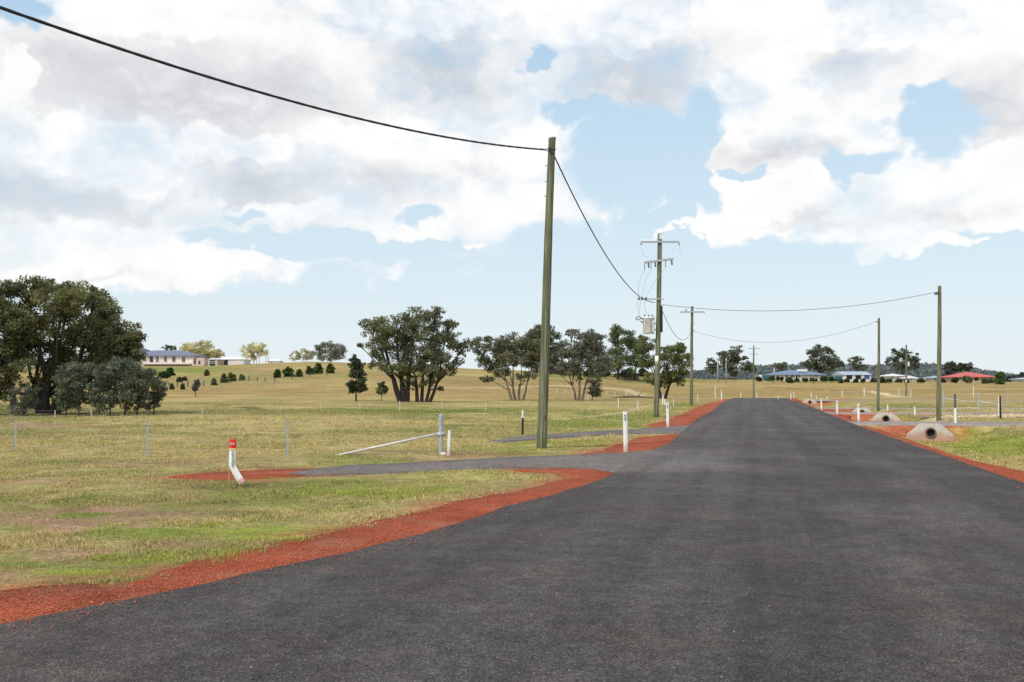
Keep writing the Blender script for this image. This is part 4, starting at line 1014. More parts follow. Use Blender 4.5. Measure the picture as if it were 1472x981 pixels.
# ------------------------------------------------------------------ guide posts
def guide_post_parts(root, w=.107, H=1.0, plate=True):
    mb = MB(); n = 6; th = .012
    def ring(z, ww, yy=0):
        o = []
        for i in range(n+1):
            t = i/n-.5; o.append((t*ww, -.018*math.cos(t*PI)+yy, z))
        for i in range(n, -1, -1):
            t = i/n-.5; o.append((t*ww, -.018*math.cos(t*PI)+th+yy, z))
        return o
    levels = [(-.25, w), (0, w), (H*.5, w), (H-.03, w), (H-.008, w*.93), (H, w*.8)]
    vs = []; fs = []; k = 2*(n+1)
    for z, ww in levels: vs += ring(z, ww)
    for i in range(len(levels)-1):
        for j in range(k): fs.append((i*k+j, i*k+(j+1) % k, (i+1)*k+(j+1) % k, (i+1)*k+j))
    fs.append(tuple(range(k-1, -1, -1))); fs.append(tuple((len(levels)-1)*k+j for j in range(k)))
    mb.add(vs, fs).build('post', M['white_post'], root)
    if plate:
        pl = MB().box((0, -.024, H-.145), (w*.42, .008, .135)).build('reflector', M['reflector'], root, bevel=.002)
        mk = MB().add([(-.014, -.0285, H-.20), (.014, -.0285, H-.20), (.014, -.0285, H-.19), (-.004, -.0285, H-.185), (-.004, -.0285, H-.15), (.014, -.0285, H-.145), (.014, -.0285, H-.12), (-.014, -.0285, H-.11)], [(0, 1, 2, 3, 4, 5, 6, 7)])
        mk.build('marking', M['white_old'], pl)
gp = None
posts = [(899.5, 651, 592, 'nearest white guide post on the left by the red gravel wedge'), (960, 615.5, 579.5, 'second white guide post on the left in front of the transformer pole'),
 (1037.5, 577.5, 561, 'farthest white guide post on the left edge of the road crest'), (952.7, 583.5, 568, 'taller white post of the small pair behind the transformer pole'), (955.7, 583.5, 574, 'shorter white post of the small pair behind the transformer pole'),
 (1234.3, 607, 581, 'nearest white guide post on the right at the driveway mouth'), (1203.7, 597, 576.5, 'second white guide post from the right hand driveway'), (1181, 590.5, 572.5, 'third white guide post on the right beyond the driveways'),
 (1137, 575.3, 565.5, 'guide post on the right at the far side road corner'), (1119, 574.2, 568.8, 'small white post left of the far side road corner'),
 (1064.7, 572, 564.5, 'small white post just left of the far double crossarm pole'), (1088, 572, 564.5, 'small white post just right of the far double crossarm pole'), (1141.3, 571.5, 564, 'small white post behind the far corner guide post'),
 (1173.5, 573.5, 568.5, 'left one of two low white posts along the far side road'), (1189, 573.5, 569.5, 'right one of two low white posts along the far side road'),
 (1276.2, 591, 582, 'short white stake left of the first right pole, farther one'), (1315.3, 598.5, 585, 'short white stake left of the first right pole, nearer one'),
 (1166, 571, 564.5, 'small white stake left of the thin stake in the right paddock'), (1210.5, 570, 561.5, 'thin white stake in the right paddock beside the second pole')]
for i, (px, py, ty, lb) in enumerate(posts):
    b = at(px, py) if py > 573.2 else stand(px, 150.)
    H = on_plane_y(px, ty, b.y).z - b.z
    if gp is None:
        gp = thing('guide_post', lb, 'guide post', b, 'white roadside guide posts'); guide_post_parts(gp)
        gp.scale.z = H; gp.rotation_euler = (.01, -.012, -.15)
    else:
        c = copy_tree(gp); c.location = b; c['label'] = lb; c.scale = (1.0 if i < 9 else .9, 1, H); c.rotation_euler = (0, random.uniform(-.02, .02), -.25)

# ------------------------------------------------------------------ bent marker by the verge
b = at(330, 703)
s_ = b.y/F
mk = thing('bent_marker', 'bent white plastic marker with a red top on a thin stake', 'marker post', b)
def mp(x, y): 
    v = on_plane_y(x, y, b.y)-b; return v
MB().tube([Vector((0, 0, -.2)), mp(329.3, 663), mp(328.2, 634)], [.012, .012, .012], 6).build('stake', M['stake'], mk)
MB().box(mp(327.6, 634.5), (.07, .03, .04)).build('stake_head', M['stake'], mk)
cl = [(335.3, 632), (335.2, 640), (335, 645.3), (334.6, 656), (334.3, 669.5), (335.4, 672), (340.5, 681.5), (345.2, 689), (348.5, 694)]
def strip(i0, i1, w, y=-.03, th=.012):
    m = MB(); vs = []
    pts = [mp(*p) for p in cl]
    for i in range(i0, i1+1):
        a = pts[max(i-1, 0)]; c = pts[min(i+1, len(pts)-1)]; d = (c-a).normalized(); nrm = Vector((d.z, 0, -d.x))
        p = pts[i]; nx = -nrm*w/2
        for sx_, yy in ((-1, y+.008), (0, y-.012), (1, y+.008)): vs.append(p+nx*sx_+Vector((0, yy, 0)))
        for sx_, yy in ((1, y+.008+th), (-1, y+.008+th)): vs.append(p+nx*sx_+Vector((0, yy, 0)))
    k = 5; fs = []
    n = i1-i0+1
    for i in range(n-1):
        for j in range(k): fs.append((i*k+j, i*k+(j+1) % k, (i+1)*k+(j+1) % k, (i+1)*k+j))
    fs.append(tuple(range(k))); fs.append(tuple((n-1)*k+j for j in range(k-1, -1, -1)))
    return m.add(vs, fs)
pw = 9.4*s_
rp = strip(0, 2, pw*1.02, -.032, .018).build('red_top', M['redpaint'], mk)
strip(2, 7, pw).build('plastic_strip', M['white'], mk)
strip(7, 8, pw*1.02, -.031, .014).build('pink_end', M['pink'], mk)
MB().box(mp(335, 645.2)+Vector((0, -.05, 0)), (pw*.95, .008, .014)).build('yellow_stripe', M['yellow'], mk)
lt = MB()
for k, (dx_, dy_, w_, h_) in enumerate([(-2.6, 638, .7, 3.4), (-1.6, 638, .7, 3.4), (-2.1, 638, 1.4, .7), (0, 638.2, .7, 3.4), (.6, 636.8, 1.2, .7), (.6, 638.4, 1.0, .7), (2.2, 638, .7, 3.4), (3.0, 639.3, 1.2, .7), (3.0, 636.8, 1.2, .7)]):
    lt.box(mp(335.2+dx_, dy_)+Vector((0, -.055, 0)), (w_*s_, .006, h_*s_))
lt.build('lettering', M['white_old'], rp)
gi = MB()
rr = random.Random(4)
for k in range(22):
    yy = 648 + k*1.05
    gi.box(mp(335+rr.uniform(-.7, .7)+.6*math.sin(k), yy)+Vector((0, -.054, 0)), (rr.uniform(1.2, 3.2)*s_, .005, rr.uniform(.35, .6)*s_))
gi.build('green_lettering', M['greenink'], mk)

# ------------------------------------------------------------------ fences
def post_mesh(kind, H, w):
    m = MB()
    if kind == 'star':
        for k in range(3): m.box((math.sin(k*2.094)*w*.25, math.cos(k*2.094)*w*.25, H/2-.15), (w*.16, w*.55, H+.3), rz=-k*2.094)
    elif kind == 'tube': m.lathe([(w/2, -.3), (w/2, H-.02), (w*.42, H)], 12)
    else: m.box((0, 0, H/2-.15), (w, w*.6, H+.3))
    return m
def fence(name, label, plist, wires=4, kind='star', w=.05, mat='galv', wr=.0022, group=None, wmat='wire'):
    """plist: (px, base py, top py[, kind, w, mat]) ; a fence: posts and wires"""
    bs = [at(p[0], p[1]) for p in plist]
    hs = [on_plane_y(p[0], p[2], b.y).z-b.z for p, b in zip(plist, bs)]
    root = thing(name, label, 'fence', bs[0], group)
    for p, b, H in zip(plist, bs, hs):
        kd, ww, mm = (p[3], p[4], p[5]) if len(p) > 3 else (kind, w, mat)
        post_mesh(kd, H, ww).build('post', M[mm], root, loc=b-bs[0])
    for k in range(wires):
        pts = []
        f = .25 + .7*k/max(1, wires-1)
        for j, (b, H) in enumerate(zip(bs, hs)):
            q = b-bs[0]+Vector((0, -.04, min(H, 1.25)*f))
            if j:
                pm = (pts[-1]+q)/2; pm.z -= .02; pts.append(pm)
            pts.append(q)
        MB().tube(pts, wr, 4, False).build('wire', M[wmat], root)
    return root, bs, hs
# near fence with its strainer post and diagonal stay
fr, fb, fh = fence('wire_fence', 'nearest wire fence of thin grey steel posts on the left, ending at a strainer post', [(-170, 648, 603), (22, 651, 604), (212, 658, 604), (413, 660, 603), (633.7, 657, 596, 'tube', .10, 'galv')], 4, 'star', .046, 'galv', .0016)
sb = fb[-1]; o_ = fb[0]
p_hi = on_plane_y(629, 624, sb.y)-o_; foot = at(484, 657)-o_
p_lo = foot + Vector((0, 0, .03))
MB().tube([p_hi, p_lo], .027, 8).build('diagonal_stay', M['galv_light'], fr, True)
MB().tube([p_hi+Vector((-.01, 0, -.02)), p_hi+Vector((.16, 0, 0))], .06, 10).build('collar', M['galv'], fr, True)
b = at(643.5, 659)
st = thing('white_stake', 'slightly leaning white stake right beside the left strainer post', 'stake', b)
H = on_plane_y(643.5, 619, b.y).z-b.z
MB().box((.02, 0, H/2-.1), (.06, .035, H+.2), rot=Matrix.Rotation(.04, 3, 'Y')).build('post', M['white_post'], st, bevel=.004)
b = at(637, 657.5)
o = MB().box((0, 0, .04), (.13, .13, .14)).build('marker_block', M['white_old'], None, loc=b, bevel=.03); tag(o, 'small white block on the ground between strainer post and stake', 'block')
b = at(751.4, 625.5); H = on_plane_y(751.4, 590, b.y).z-b.z
st = thing('steel_picket', 'black steel picket with a white top near the nearest pole', 'picket', b)
post_mesh('star', H*.7, .07).build('post', M['black'], st); MB().lathe([(.03, H*.69), (.03, H)], 8).build('white_cap', M['white'], st)
# mid and far fences
fence('wire_fence', 'long fence of thin pale posts along the valley below the hill', [(-30, 602, 590), (79, 601, 590), (131, 599, 588), (237, 596.5, 588), (290.5, 598, 585), (404, 593, 583.5), (461, 590.5, 580), (517, 589.5, 579), (574.5, 591, 576.5), (635, 588.5, 576.5), (698, 592, 578)], 3, 'box', .034, 'galv_light', .003)
fence('wire_fence', 'paddock fence of thin white posts behind the transformer pole', [(800, 576, 565), (845, 577, 566), (889, 587.5, 573), (917, 590, 577), (968, 584, 574), (1003, 577.8, 567)], 3, 'box', .06, 'white_old', .003)
fence('white_fence', 'far white post fence crossing the slope left of the pole', [(800, 565, 559), (812, 566, 560), (824, 566, 560), (836, 567, 561), (848, 567, 561), (860, 568, 562), (872, 568.5, 562.5), (884, 569, 563), (900, 570, 564)], 2, 'box', .07, 'white_old', .004)
fence('wire_fence', 'grey post fence along the hilltop terrace by the seedlings', [(255, 557, 549), (270, 556, 548), (293, 555, 547), (330, 551, 544), (358, 548, 540), (370, 548.5, 542), (381, 549, 543), (395, 549.5, 543), (420, 546, 540), (445, 543, 537), (470, 541, 535)], 2, 'box', .16, 'steel_dark', .006)
# right paddock strainers with diagonal rails
for pl, rail, lb in ([((1356.7, 584, 561), 'tube', ), ((1359, 572.5), (1408, 580)), 'left strainer post with diagonal rail in the right paddock'],
                     [((1407.5, 591, 564.8), 'tube'), ((1410, 577.5), (1451, 585)), 'right strainer post with diagonal rail in the right paddock']):
    (px, py, ty) = pl[0]
    b = at(px, py); H = on_plane_y(px, ty, b.y).z-b.z
    rt = thing('strainer_post', lb, 'fence post', b, 'strainer posts in the right paddock')
    post_mesh('tube', H, .12).build('post', M['galv'], rt)
    q0 = on_plane_y(*rail[0], b.y)-b; q1 = on_plane_y(*rail[1], b.y+1.)-b
    MB().tube([q0, q1], .035, 8).build('diagonal_rail', M['galv_light'], rt, True)
    MB().tube([Vector((-.01, 0, q0.z+.03)), Vector((.08, 0, q0.z))], .075, 10).build('collar', M['galv'], rt)
for px, py, ty, m1, m2, fr_, lb in ((1373.6, 609, 566.5, 'steel_dark', 'white', .52, 'picket with dark top and white lower half beside the right driveway'), (1438.3, 602.5, 569, 'black', 'black', .5, 'black picket at the right edge beside the sandy track')):
    b = at(px, py); H = on_plane_y(px, ty, b.y).z-b.z
    rt = thing('steel_picket', lb, 'picket', b)
    MB().lathe([(.045, H*fr_), (.045, H)], 8).build('upper_part', M[m1], rt)
    MB().lathe([(.05, -.3), (.05, H*fr_-.003)], 8).build('lower_part', M[m2], rt)
for px, py, ty, w_, lb in ((1436.3, 600, 569.5, .07, 'white stake just left of the black picket'), (1449, 584, 561, .06, 'thin grey post right of the strainer rails'), (1242.2, 572, 557.5, .16, 'pale post in the right paddock left of the second pole'), (1399, 566, 555, .1, 'thin white stake before the red roofed house'), (1309, 569, 560, .1, 'thin white stake right of the pole with the white box'), (1292.5, 569.5, 560, .1, 'thin white stake left of the pole with the white box'), (1028, 571, 556, .12, 'thin pale stake in the field left of the road crest')):
    b = at(px, py) if py > 573 else stand(px, 160); H = on_plane_y(px, ty, b.y).z-b.z
    o = post_mesh('box', H, w_).build('field_stake', M['white_old' if w_ != .06 else 'galv'], None, loc=b); tag(o, lb, 'stake')

# ------------------------------------------------------------------ culverts
def culvert(label, fill, u, W, H, seed):
    x, y = uv2xy(u, fill[0]-1.02)
    zb = h1(*uv2xy(u, fill[0]-1.5))
    root = thing('culvert', label, 'culvert', (x, y, zb+.09), 'concrete culvert ends along the right ditch', -TH)
    R = .165; cz = .25; n = 40
    outl = [(-W/2, -.15), (-W/2, H*.26), (-W*.22, H*.97), (-W*.20, H), (W*.20, H), (W*.22, H*.97), (W/2, H*.26), (W/2, -.15)]
    def hit(a):
        dx_, dz_ = math.cos(a), math.sin(a); best = 9
        for (x0, z0), (x1, z1_) in zip(outl, outl[1:]+outl[:1]):
            ex, ez = x1-x0, z1_-z0; den = dx_*ez-dz_*ex
            if abs(den) < 1e-9: continue
            t = ((x0)*ez-(z0-cz)*ex)/den; s2_ = ((x0)*dz_-(z0-cz)*dx_)/den
            if t > 0 and -1e-6 <= s2_ <= 1+1e-6: best = min(best, t)
        return (dx_*best, cz+dz_*best)
    angs = sorted(set([2*PI*k/n for k in range(n)] + [math.atan2(z-cz, x_) % (2*PI) for x_, z in outl]))
    N = len(angs); vs = []; fs = []
    for yy, tilt in ((-.02, .05), (.18, .0)):
        for a in angs: 
            px_, pz_ = hit(a); vs.append((px_, yy+tilt*pz_, pz_))
        for a in angs: vs.append((R*math.cos(a), yy+tilt*cz, cz+R*math.sin(a)))
    for k in range(N):
        k2 = (k+1) % N
        fs += [(k, k2, N+k2, N+k), (2*N+k2, 2*N+k, 3*N+k, 3*N+k2), (k2, k, 2*N+k, 2*N+k2), (N+k, N+k2, 3*N+k2, 3*N+k)]
    MB().add(vs, fs).build('headwall', M['concrete'], root, bevel=.012)
    pv = []; pf = []
    prof = [(R+.055, -.05), (R+.06, .02), (R-.005, .02), (R-.005, -.05)]
    ring = [(R+.05, -.012), (R+.05, -.06), (R-.01, -.06), (R-.01, .08)]
    for r, yy in ring:
        for k in range(24): pv.append((r*math.cos(2*PI*k/24), yy, cz+r*math.sin(2*PI*k/24)))
    for i in range(3):
        for k in range(24):
            k2 = (k+1) % 24; pf.append((i*24+k, i*24+k2, (i+1)*24+k2, (i+1)*24+k))
    MB().add(pv[:72], pf[:48]).build('pipe', M['concrete_dark'], root)
    MB().add(pv[48:], [(k, (k+1) % 24, 24+(k+1) % 24, 24+k) for k in range(24)] + [tuple(24+k for k in range(24))]).build('pipe_shade_cap', M['dark'], root)  # shallow cap painted dark for the shade deep in the pipe
    return root
M['concrete_dark'] = simple('dark_concrete', (.16, .12, .095), .9, .3, 5, bump=.01)  # darker, browner concrete tone for the pipe collar
culvert('nearest concrete culvert headwall with a round pipe, closest to the road edge on the right', FILLS[0], 6.75, 1.80, .61, 1)
culvert('second concrete culvert headwall, just behind the nearest driveway', FILLS[1], 7.2, 1.75, .60, 2)
culvert('third concrete culvert headwall beside the pale guide post', FILLS[2], 7.3, 1.7, .58, 3)
culvert('farthest concrete culvert headwall near the road crest', FILLS[3], 6.1, 1.8, .62, 4)
x, y = uv2xy(9.6, FILLS[1][0]-2.0)
o = MB().box((0, 0, .05), (1.6, .9, .22)).build('concrete_slab', M['concrete'], None, loc=(x, y, h1(x, y)), bevel=.02); tag(o, 'flat concrete slab in the ditch right of the second culvert', 'slab')

# ------------------------------------------------------------------ houses
def gable_or_hip(root, w, d, ze, zr, hip, mat, over=.5, name='roof', c=(0, 0), ridge_px=None):
    m = MB(); X, Yh = w/2+over, d/2+over; t = .14
    k = X - hip
    e = [(-X, -Yh, ze), (X, -Yh, ze), (X, Yh, ze), (-X, Yh, ze)]
    rr_ = [(-k, 0, zr), (k, 0, zr)]
    eb = [(a, b_, z-t) for a, b_, z in e]
    vs = e+rr_+eb
    fs = [(0, 1, 5, 4), (2, 3, 4, 5), (1, 2, 5), (3, 0, 4), (0, 6, 7, 1), (1, 7, 8, 2), (2, 8, 9, 3), (3, 9, 6, 0), (9, 8, 7, 6)]
    vs = [(a+c[0], b_+c[1], z) for a, b_, z in vs]
    return m.add(vs, fs).build(name, M[mat], root)
def house(name, label, px0, px1, Y, ybase, yeave, yridge, wall, roof, hip=4., depth=9., wins=(), rz=0., over=.6, cat='house', extra=None, gable=False):
    pc = (px0+px1)/2; b = stand(pc, Y); s = Y/F
    zb = on_plane_y(pc, ybase, Y).z
    b.z = min(b.z, zb)
    root = thing(name, label, cat, b, None, rz)
    def zz(py): return on_plane_y(pc, py, Y).z - b.z
    def xx(px): return (px-pc)*s
    w = (px1-px0)*s - 2*over; ze, zr = zz(yeave), zz(yridge)
    wl = MB().box((0, depth/2, ze/2-.4), (w, depth, ze+.8-.16))
    wl.build('wall', M[wall], root)
    gable_or_hip(root, w, depth, ze, zr, 0.0 if gable else hip, roof, over, c=(0, depth/2))
    if gable:
        for sx_ in (-1, 1):
            g = MB(); X = sx_*(w/2)
            g.add([(X-.08, .0, ze-.1), (X-.08, depth, ze-.1), (X-.08, depth/2, zr-.12), (X+.08, 0, ze-.1), (X+.08, depth, ze-.1), (X+.08, depth/2, zr-.12)], [(0, 1, 2), (5, 4, 3), (0, 3, 4, 1), (1, 4, 5, 2), (2, 5, 3, 0)]).build('gable', M[wall], root)
    for wdw in wins:
        wx0, wx1, wy0, wy1 = wdw[:4]; nm = wdw[4] if len(wdw) > 4 else 'window'
        mt = wdw[5] if len(wdw) > 5 else 'glass'
        x0, x1, z0, z1_ = xx(wx0), xx(wx1), zz(wy1), zz(wy0)
        o = MB().box(((x0+x1)/2, -.015, (z0+z1_)/2), (x1-x0, .09, z1_-z0)).build(nm, M[mt], root)
        if nm == 'window':
            fm = MB(); fw = .06
            for zc in (z0, z1_): fm.box(((x0+x1)/2, -.05, zc), (x1-x0+fw*2, .14, fw))
            for xc in (x0, x1, (x0+x1)/2): fm.box((xc, -.05, (z0+z1_)/2), (fw*.8, .12, z1_-z0-fw-.004))
            fm.build('frame', M['white_old'], o)
    return root, b, s, xx, zz, w, ze
# long low house on the left hill
k = ((170, 480), 6.114)
def wq(l, *a): return [(170+x0/6.114, 170+x1/6.114, 480+y0/6.114, 480+y1/6.114, *a) for x0, x1, y0, y1 in l]
hr, hb, hs, hx, hz, hw, hze = house('long_house', 'long low cream house with slate blue hipped roof on the left hill', 184, 280.5, 285, 524.5, 511.5, 503, 'wall_cream', 'roof_slate', 5.5, 10, wq([(158, 185, 195, 240), (222, 245, 197, 243), (398, 424, 202, 246), (470, 500, 203, 247), (556, 584, 206, 250), (330, 352, 200, 248)]) + wq([(272, 304, 200, 250)], 'door', 'glass'))
for fx in (250, 312, 366): MB().tube([(hx(170+fx/6.114), -.5, hz(525)), (hx(170+fx/6.114), -.5, hz(511.8))], .07, 6).build('veranda_post', M['white_old'], hr)
MB().box((hx(240), -1.0, hz(523.5)), (14., 1.8, .25)).build('terrace', M['wall_cream'], hr)
MB().box((hx(287), 2.5, (hz(515)+hz(530))/2), (hs*12, 5, hz(515)-hz(530))).build('garage_wing', M['wall_pink'], hr)
o = MB().box((hx(286), -.03, hz(521.5)), (.5, .12, 1.)).build('window', M['glass'], hr)
MB().box((hx(281.5), -.35, hz(526.5)), (hs*24, .5, hz(524)-hz(529))).build('retaining_wall', M['wall_pink'], hr)
house('dark_house', 'dark roofed house half hidden behind the big gum and the long house', 176, 212, 312, 520, 507, 498.5, 'wall_brown', 'roof_dark', 4, 9)
house('farm_shed', 'white sheet shed with a dark open bay beside the long house', 309, 351, 300, 525, 516.5, 512.5, 'wall_white', 'roof_white', 3, 8, [(316.5, 327, 517.8, 525, 'open_bay_shade', 'dark'), (337, 344, 518.5, 524.5, 'door', 'wall_cream')], over=.25)  # bay is a dark panel on the wall, painting its inner shade
house('carport', 'low carport with green sides left of the white shed', 292.5, 314.5, 292, 526, 516.5, 515, 'wall_tan', 'roof_white', 1, 6, [(297, 309, 518.5, 526, 'open_bay_shade', 'dark')], over=.3)  # dark wall panel paints the shade under the carport
house('small_shed', 'small pale shed right of the greenhouse frame on the hill', 383.5, 402, 305, 525, 519, 516, 'wall_white', 'roof_white', 1, 5, [(388, 391, 520, 525, 'door', 'wall_tan')], over=.2)
b = stand(375, 300)
gh = thing('greenhouse_frame', 'open gabled timber frame right of the white shed', 'frame', b)
for sx_ in (-1.4, 1.4): 
    for yy in (0, 3): MB().box((sx_, yy, 1.1), (.18, .18, 2.6)).build('post', M['wall_tan'], gh)
for yy in (0, 3):
    for sx_ in (-1, 1): MB().tube([(sx_*1.55, yy, 2.35), (0, yy, 3.55)], .10, 6).build('rafter', M['wall_tan'], gh)
MB().box((0, 1.5, 3.6), (.16, 3.2, .16)).build('ridge_beam', M['wall_tan'], gh)
b = stand(305, 262)
gf = thing('paddock_gate', 'small white gate standing on the slope below the sheds', 'gate', b)
for sx_ in (-.95, .95): MB().box((sx_, 0, .9), (.16, .14, 2.2)).build('post', M['white_old'], gf)
for zz_ in (.9, 1.35): MB().box((0, 0, zz_), (1.74, .1, .12)).build('rail', M['white_old'], gf)
# building on the middle rise
house('farm_house', 'low brown farm house hidden under the dark trees on the rise', 884, 922, 246, 543, 537.5, 534, 'wall_brown', 'roof_dark', 3, 8, [(892, 896, 538.4, 541.5), (904, 908, 538.4, 541.5)])
house('small_cottage', 'tiny pale cottage glimpsed left of the dark trees on the rise', 786, 799, 262, 539, 535.5, 532.5, 'wall_white', 'roof_zinc', 1.5, 6, [(791, 793.5, 536.3, 538.3)])
# right houses
def wr_(l, *a): return [(1080+x0/6.725, 1080+x1/6.725, 490+y0/6.725, 490+y1/6.725, *a) for x0, x1, y0, y1 in l]
hr, hb, hs, hx, hz, hw, hze = house('blue_house', 'long cream house with blue roof and shaded veranda on the right', 1111, 1190, 285, 547, 538.8, 531.8, 'wall_cream', 'roof_blue', 6, 11, wr_([(322, 355, 322, 352), (385, 415, 326, 352), (455, 482, 328, 352), (572, 586, 330, 346), (612, 636, 330, 350)]) + wr_([(425, 445, 324, 362)], 'door', 'dark'))
MB().box((hx(1158), 3.2, hz(532.5)), (2.6, 1.6, .7)).build('roof_vent', M['roof_white'], hr)
MB().tube([(hx(1118.5), 4, hz(536)), (hx(1118.5), 4, hz(529))], .12, 6).build('flue', M['roof_white'], hr)
for fx in (1127, 1135, 1143, 1151): MB().tube([(hx(fx), -.45, hz(547)), (hx(fx), -.45, hz(539.2))], .08, 6).build('veranda_post', M['white_old'], hr)
house('open_shed', 'white three bay shed with pale blue roof behind the second pole', 1211, 1253.5, 280, 547, 538.8, 534, 'wall_white', 'roof_zinc', 2, 9, wr_([(922, 976, 330, 372)], 'open_bay_shade', 'dark') + wr_([(1008, 1062, 330, 372)], 'open_bay_shade', 'dark') + wr_([(1094, 1144, 332, 372)], 'roller_door', 'bluedoor'), over=.25, cat='shed', gable=True)  # both bays are flat dark panels painted as interior shade
for px0, px1, yb, yt, m_, lb in ((1099, 1107.5, 546.5, 539.5, 'teal', 'dark teal water tank left of the blue roofed house'), (1200, 1210.5, 546.5, 541, 'teal', 'low teal water tank left of the open shed'), (1090.5, 1096, 545.5, 539.5, 'white_old', 'small white water tank among bushes at the far left garden')):
    b = stand((px0+px1)/2, 280); s = 280/F; b.z = on_plane_y(px0, yb, 280).z; R = (px1-px0)*s/2; H = on_plane_y(px0, yt, 280).z-b.z
    rt = thing('water_tank', lb, 'water tank', b)
    MB().lathe([(R, -1), (R, H*.3), (R*1.02, H*.32), (R, H*.34), (R, H*.64), (R*1.02, H*.66), (R, H*.68), (R, H*.9)], 20).build('tank', M[m_], rt, True)
    MB().lathe([(R*1.03, H*.9), (R*.5, H), (.15, H*1.03)], 20).build('lid', M[m_], rt, True)
def w5(l, *a): return [(1272+x0/6.725, 1272+x1/6.725, 490+y0/6.725, 490+y1/6.725, *a) for x0, x1, y0, y1 in l]
house('red_house', 'tan brick house with a wide red hipped roof on the right', 1371.5, 1434, 275, 549, 542, 534.5, 'wall_tan', 'roof_red', 5.5, 10, w5([(720, 750, 352, 372), (830, 850, 352, 380), (960, 985, 354, 376), (1010, 1035, 354, 376)]) + w5([(870, 900, 352, 386)], 'door', 'dark'))
house('white_house', 'white walled far house under the wide dark gum', 1276, 1304, 290, 546, 540.5, 537, 'wall_white', 'roof_white', 3, 8, [(1282, 1284, 541.5, 544.5), (1290, 1292.5, 541.5, 544.5)])
house('white_cottage', 'small house with bright white roof right of the pole with the white box', 1303, 1320.5, 284, 547, 543.5, 540, 'wall_white', 'roof_white', 2.5, 7, [(1308, 1310.5, 544, 546.5)])
house('small_cottage', 'small white cottage left of the pair of low far buildings', 1330, 1339, 292, 547.5, 545, 542.5, 'wall_white', 'roof_white', 1.6, 6, [(1334, 1335.5, 545.2, 546.8)])
house('small_cottage', 'pale cottage with a grey flat roof just left of the first right pole', 1339, 1360.5, 288, 548, 543, 540, 'wall_white', 'roof_zinc', 2.5, 7, [(1343, 1345.5, 544, 546.5), (1352, 1354.5, 544, 546.5)])
house('white_shed', 'white building cut by the right edge of the picture', 1469, 1492, 280, 550, 545, 543, 'wall_white', 'roof_zinc', 2, 7, [(1476, 1479, 546, 548)])
b = stand(1030, 285)
house('brick_cottage', 'low brown cottage under the far open gums left of the road', 1042, 1064, 285, 547, 543.5, 541, 'wall_tan', 'roof_dark', 2, 6, [(1050, 1052, 544, 546)])
# fallen log beneath the forked tree
b = at(912, 573.5)
lg = thing('fallen_log', 'dark fallen branch lying on the grass left of the transformer pole', 'log', b)
MB().tube([(-3.4, 0, .12), (-1.2, .1, .22), (.6, 0, .18), (2.6, -.1, .12)], [.06, .15, .2, .12], 7).build('log', M['bark_dark'], lg, True)
MB().tube([(.3, 0, .2), (.9, .3, .7), (1.2, .5, .8)], [.08, .05, .02], 6).build('branch', M['bark_dark'], lg, True)

# ------------------------------------------------------------------ sky: Nishita with procedural clouds on sky bearings
world = bpy.data.worlds.new('World'); scene.world = world; world.use_nodes = True
t = NT(world.node_tree)
for n in list(t.n): t.n.remove(n)
SUN_EL, SUN_AZ = math.radians(50), math.atan2(-.65, -.76)
sky = t.new('ShaderNodeTexSky'); sky.sky_type = 'NISHITA'; sky.sun_disc = False
sky.sun_elevation = SUN_EL; sky.sun_rotation = SUN_AZ % (2*PI); sky.air_density = 1.0; sky.dust_density = 1.2; sky.ozone_density = 1.0
tc = t.new('ShaderNodeTexCoord').outputs['Generated']
nrm = t.vmath('NORMALIZE', tc)
sp = t.new('ShaderNodeSeparateXYZ'); t.l.new(nrm, sp.inputs[0])
az = t.math('ARCTAN2', sp.outputs[0], sp.outputs[1]); el = t.math('ARCSINE', sp.outputs[2])
cb_ = t.new('ShaderNodeCombineXYZ'); t.l.new(az, cb_.inputs[0]); t.l.new(el, cb_.inputs[1])
Pp = cb_.outputs[0]
def ae(px, py):
    x, y, z = ray(px, py); return math.atan2(x, y), math.atan2(z, math.hypot(x, y))
wn_ = t.noise(t.mapping(Pp, (1, 1.35, 1)), 11., 3, .58, dim='2D')['Color']
wv = t.vmath('SUBTRACT', wn_, (.5, .5, .5)); wv = t.vmath('MULTIPLY', wv, (.085, .055, 0))
wn2 = t.noise(t.mapping(Pp, (1, 1.2, 1)), 34., 3, .62, dim='2D')['Color']
wv2 = t.vmath('MULTIPLY', t.vmath('SUBTRACT', wn2, (.5, .5, .5)), (.026, .020, 0))
Pw = t.vmath('ADD', t.vmath('ADD', Pp, wv), wv2)
def ell(px, py, rx, ry, big=1.4):
    """falls from 1 at the middle of an oval on the sky to 0 at `big` times its radius"""
    a, e = ae(px, py); ra = rx/F*big; re = ry/F*big
    n = t.n.new('ShaderNodeVectorMath'); n.operation = 'MULTIPLY_ADD'; t.l.new(Pw, n.inputs[0])
    n.inputs[1].default_value = (1/ra, 1/re, 0); n.inputs[2].default_value = (-a/ra, -e/re, 0)
    g = t.n.new('ShaderNodeTexGradient'); g.gradient_type = 'SPHERICAL'; t.l.new(n.outputs[0], g.inputs[0])
    return g.outputs['Fac'] if 'Fac' in g.outputs else g.outputs[1]
def vmax(l):
    r = l[0]
    for x in l[1:]: r = t.math('MAXIMUM', r, x)
    return r
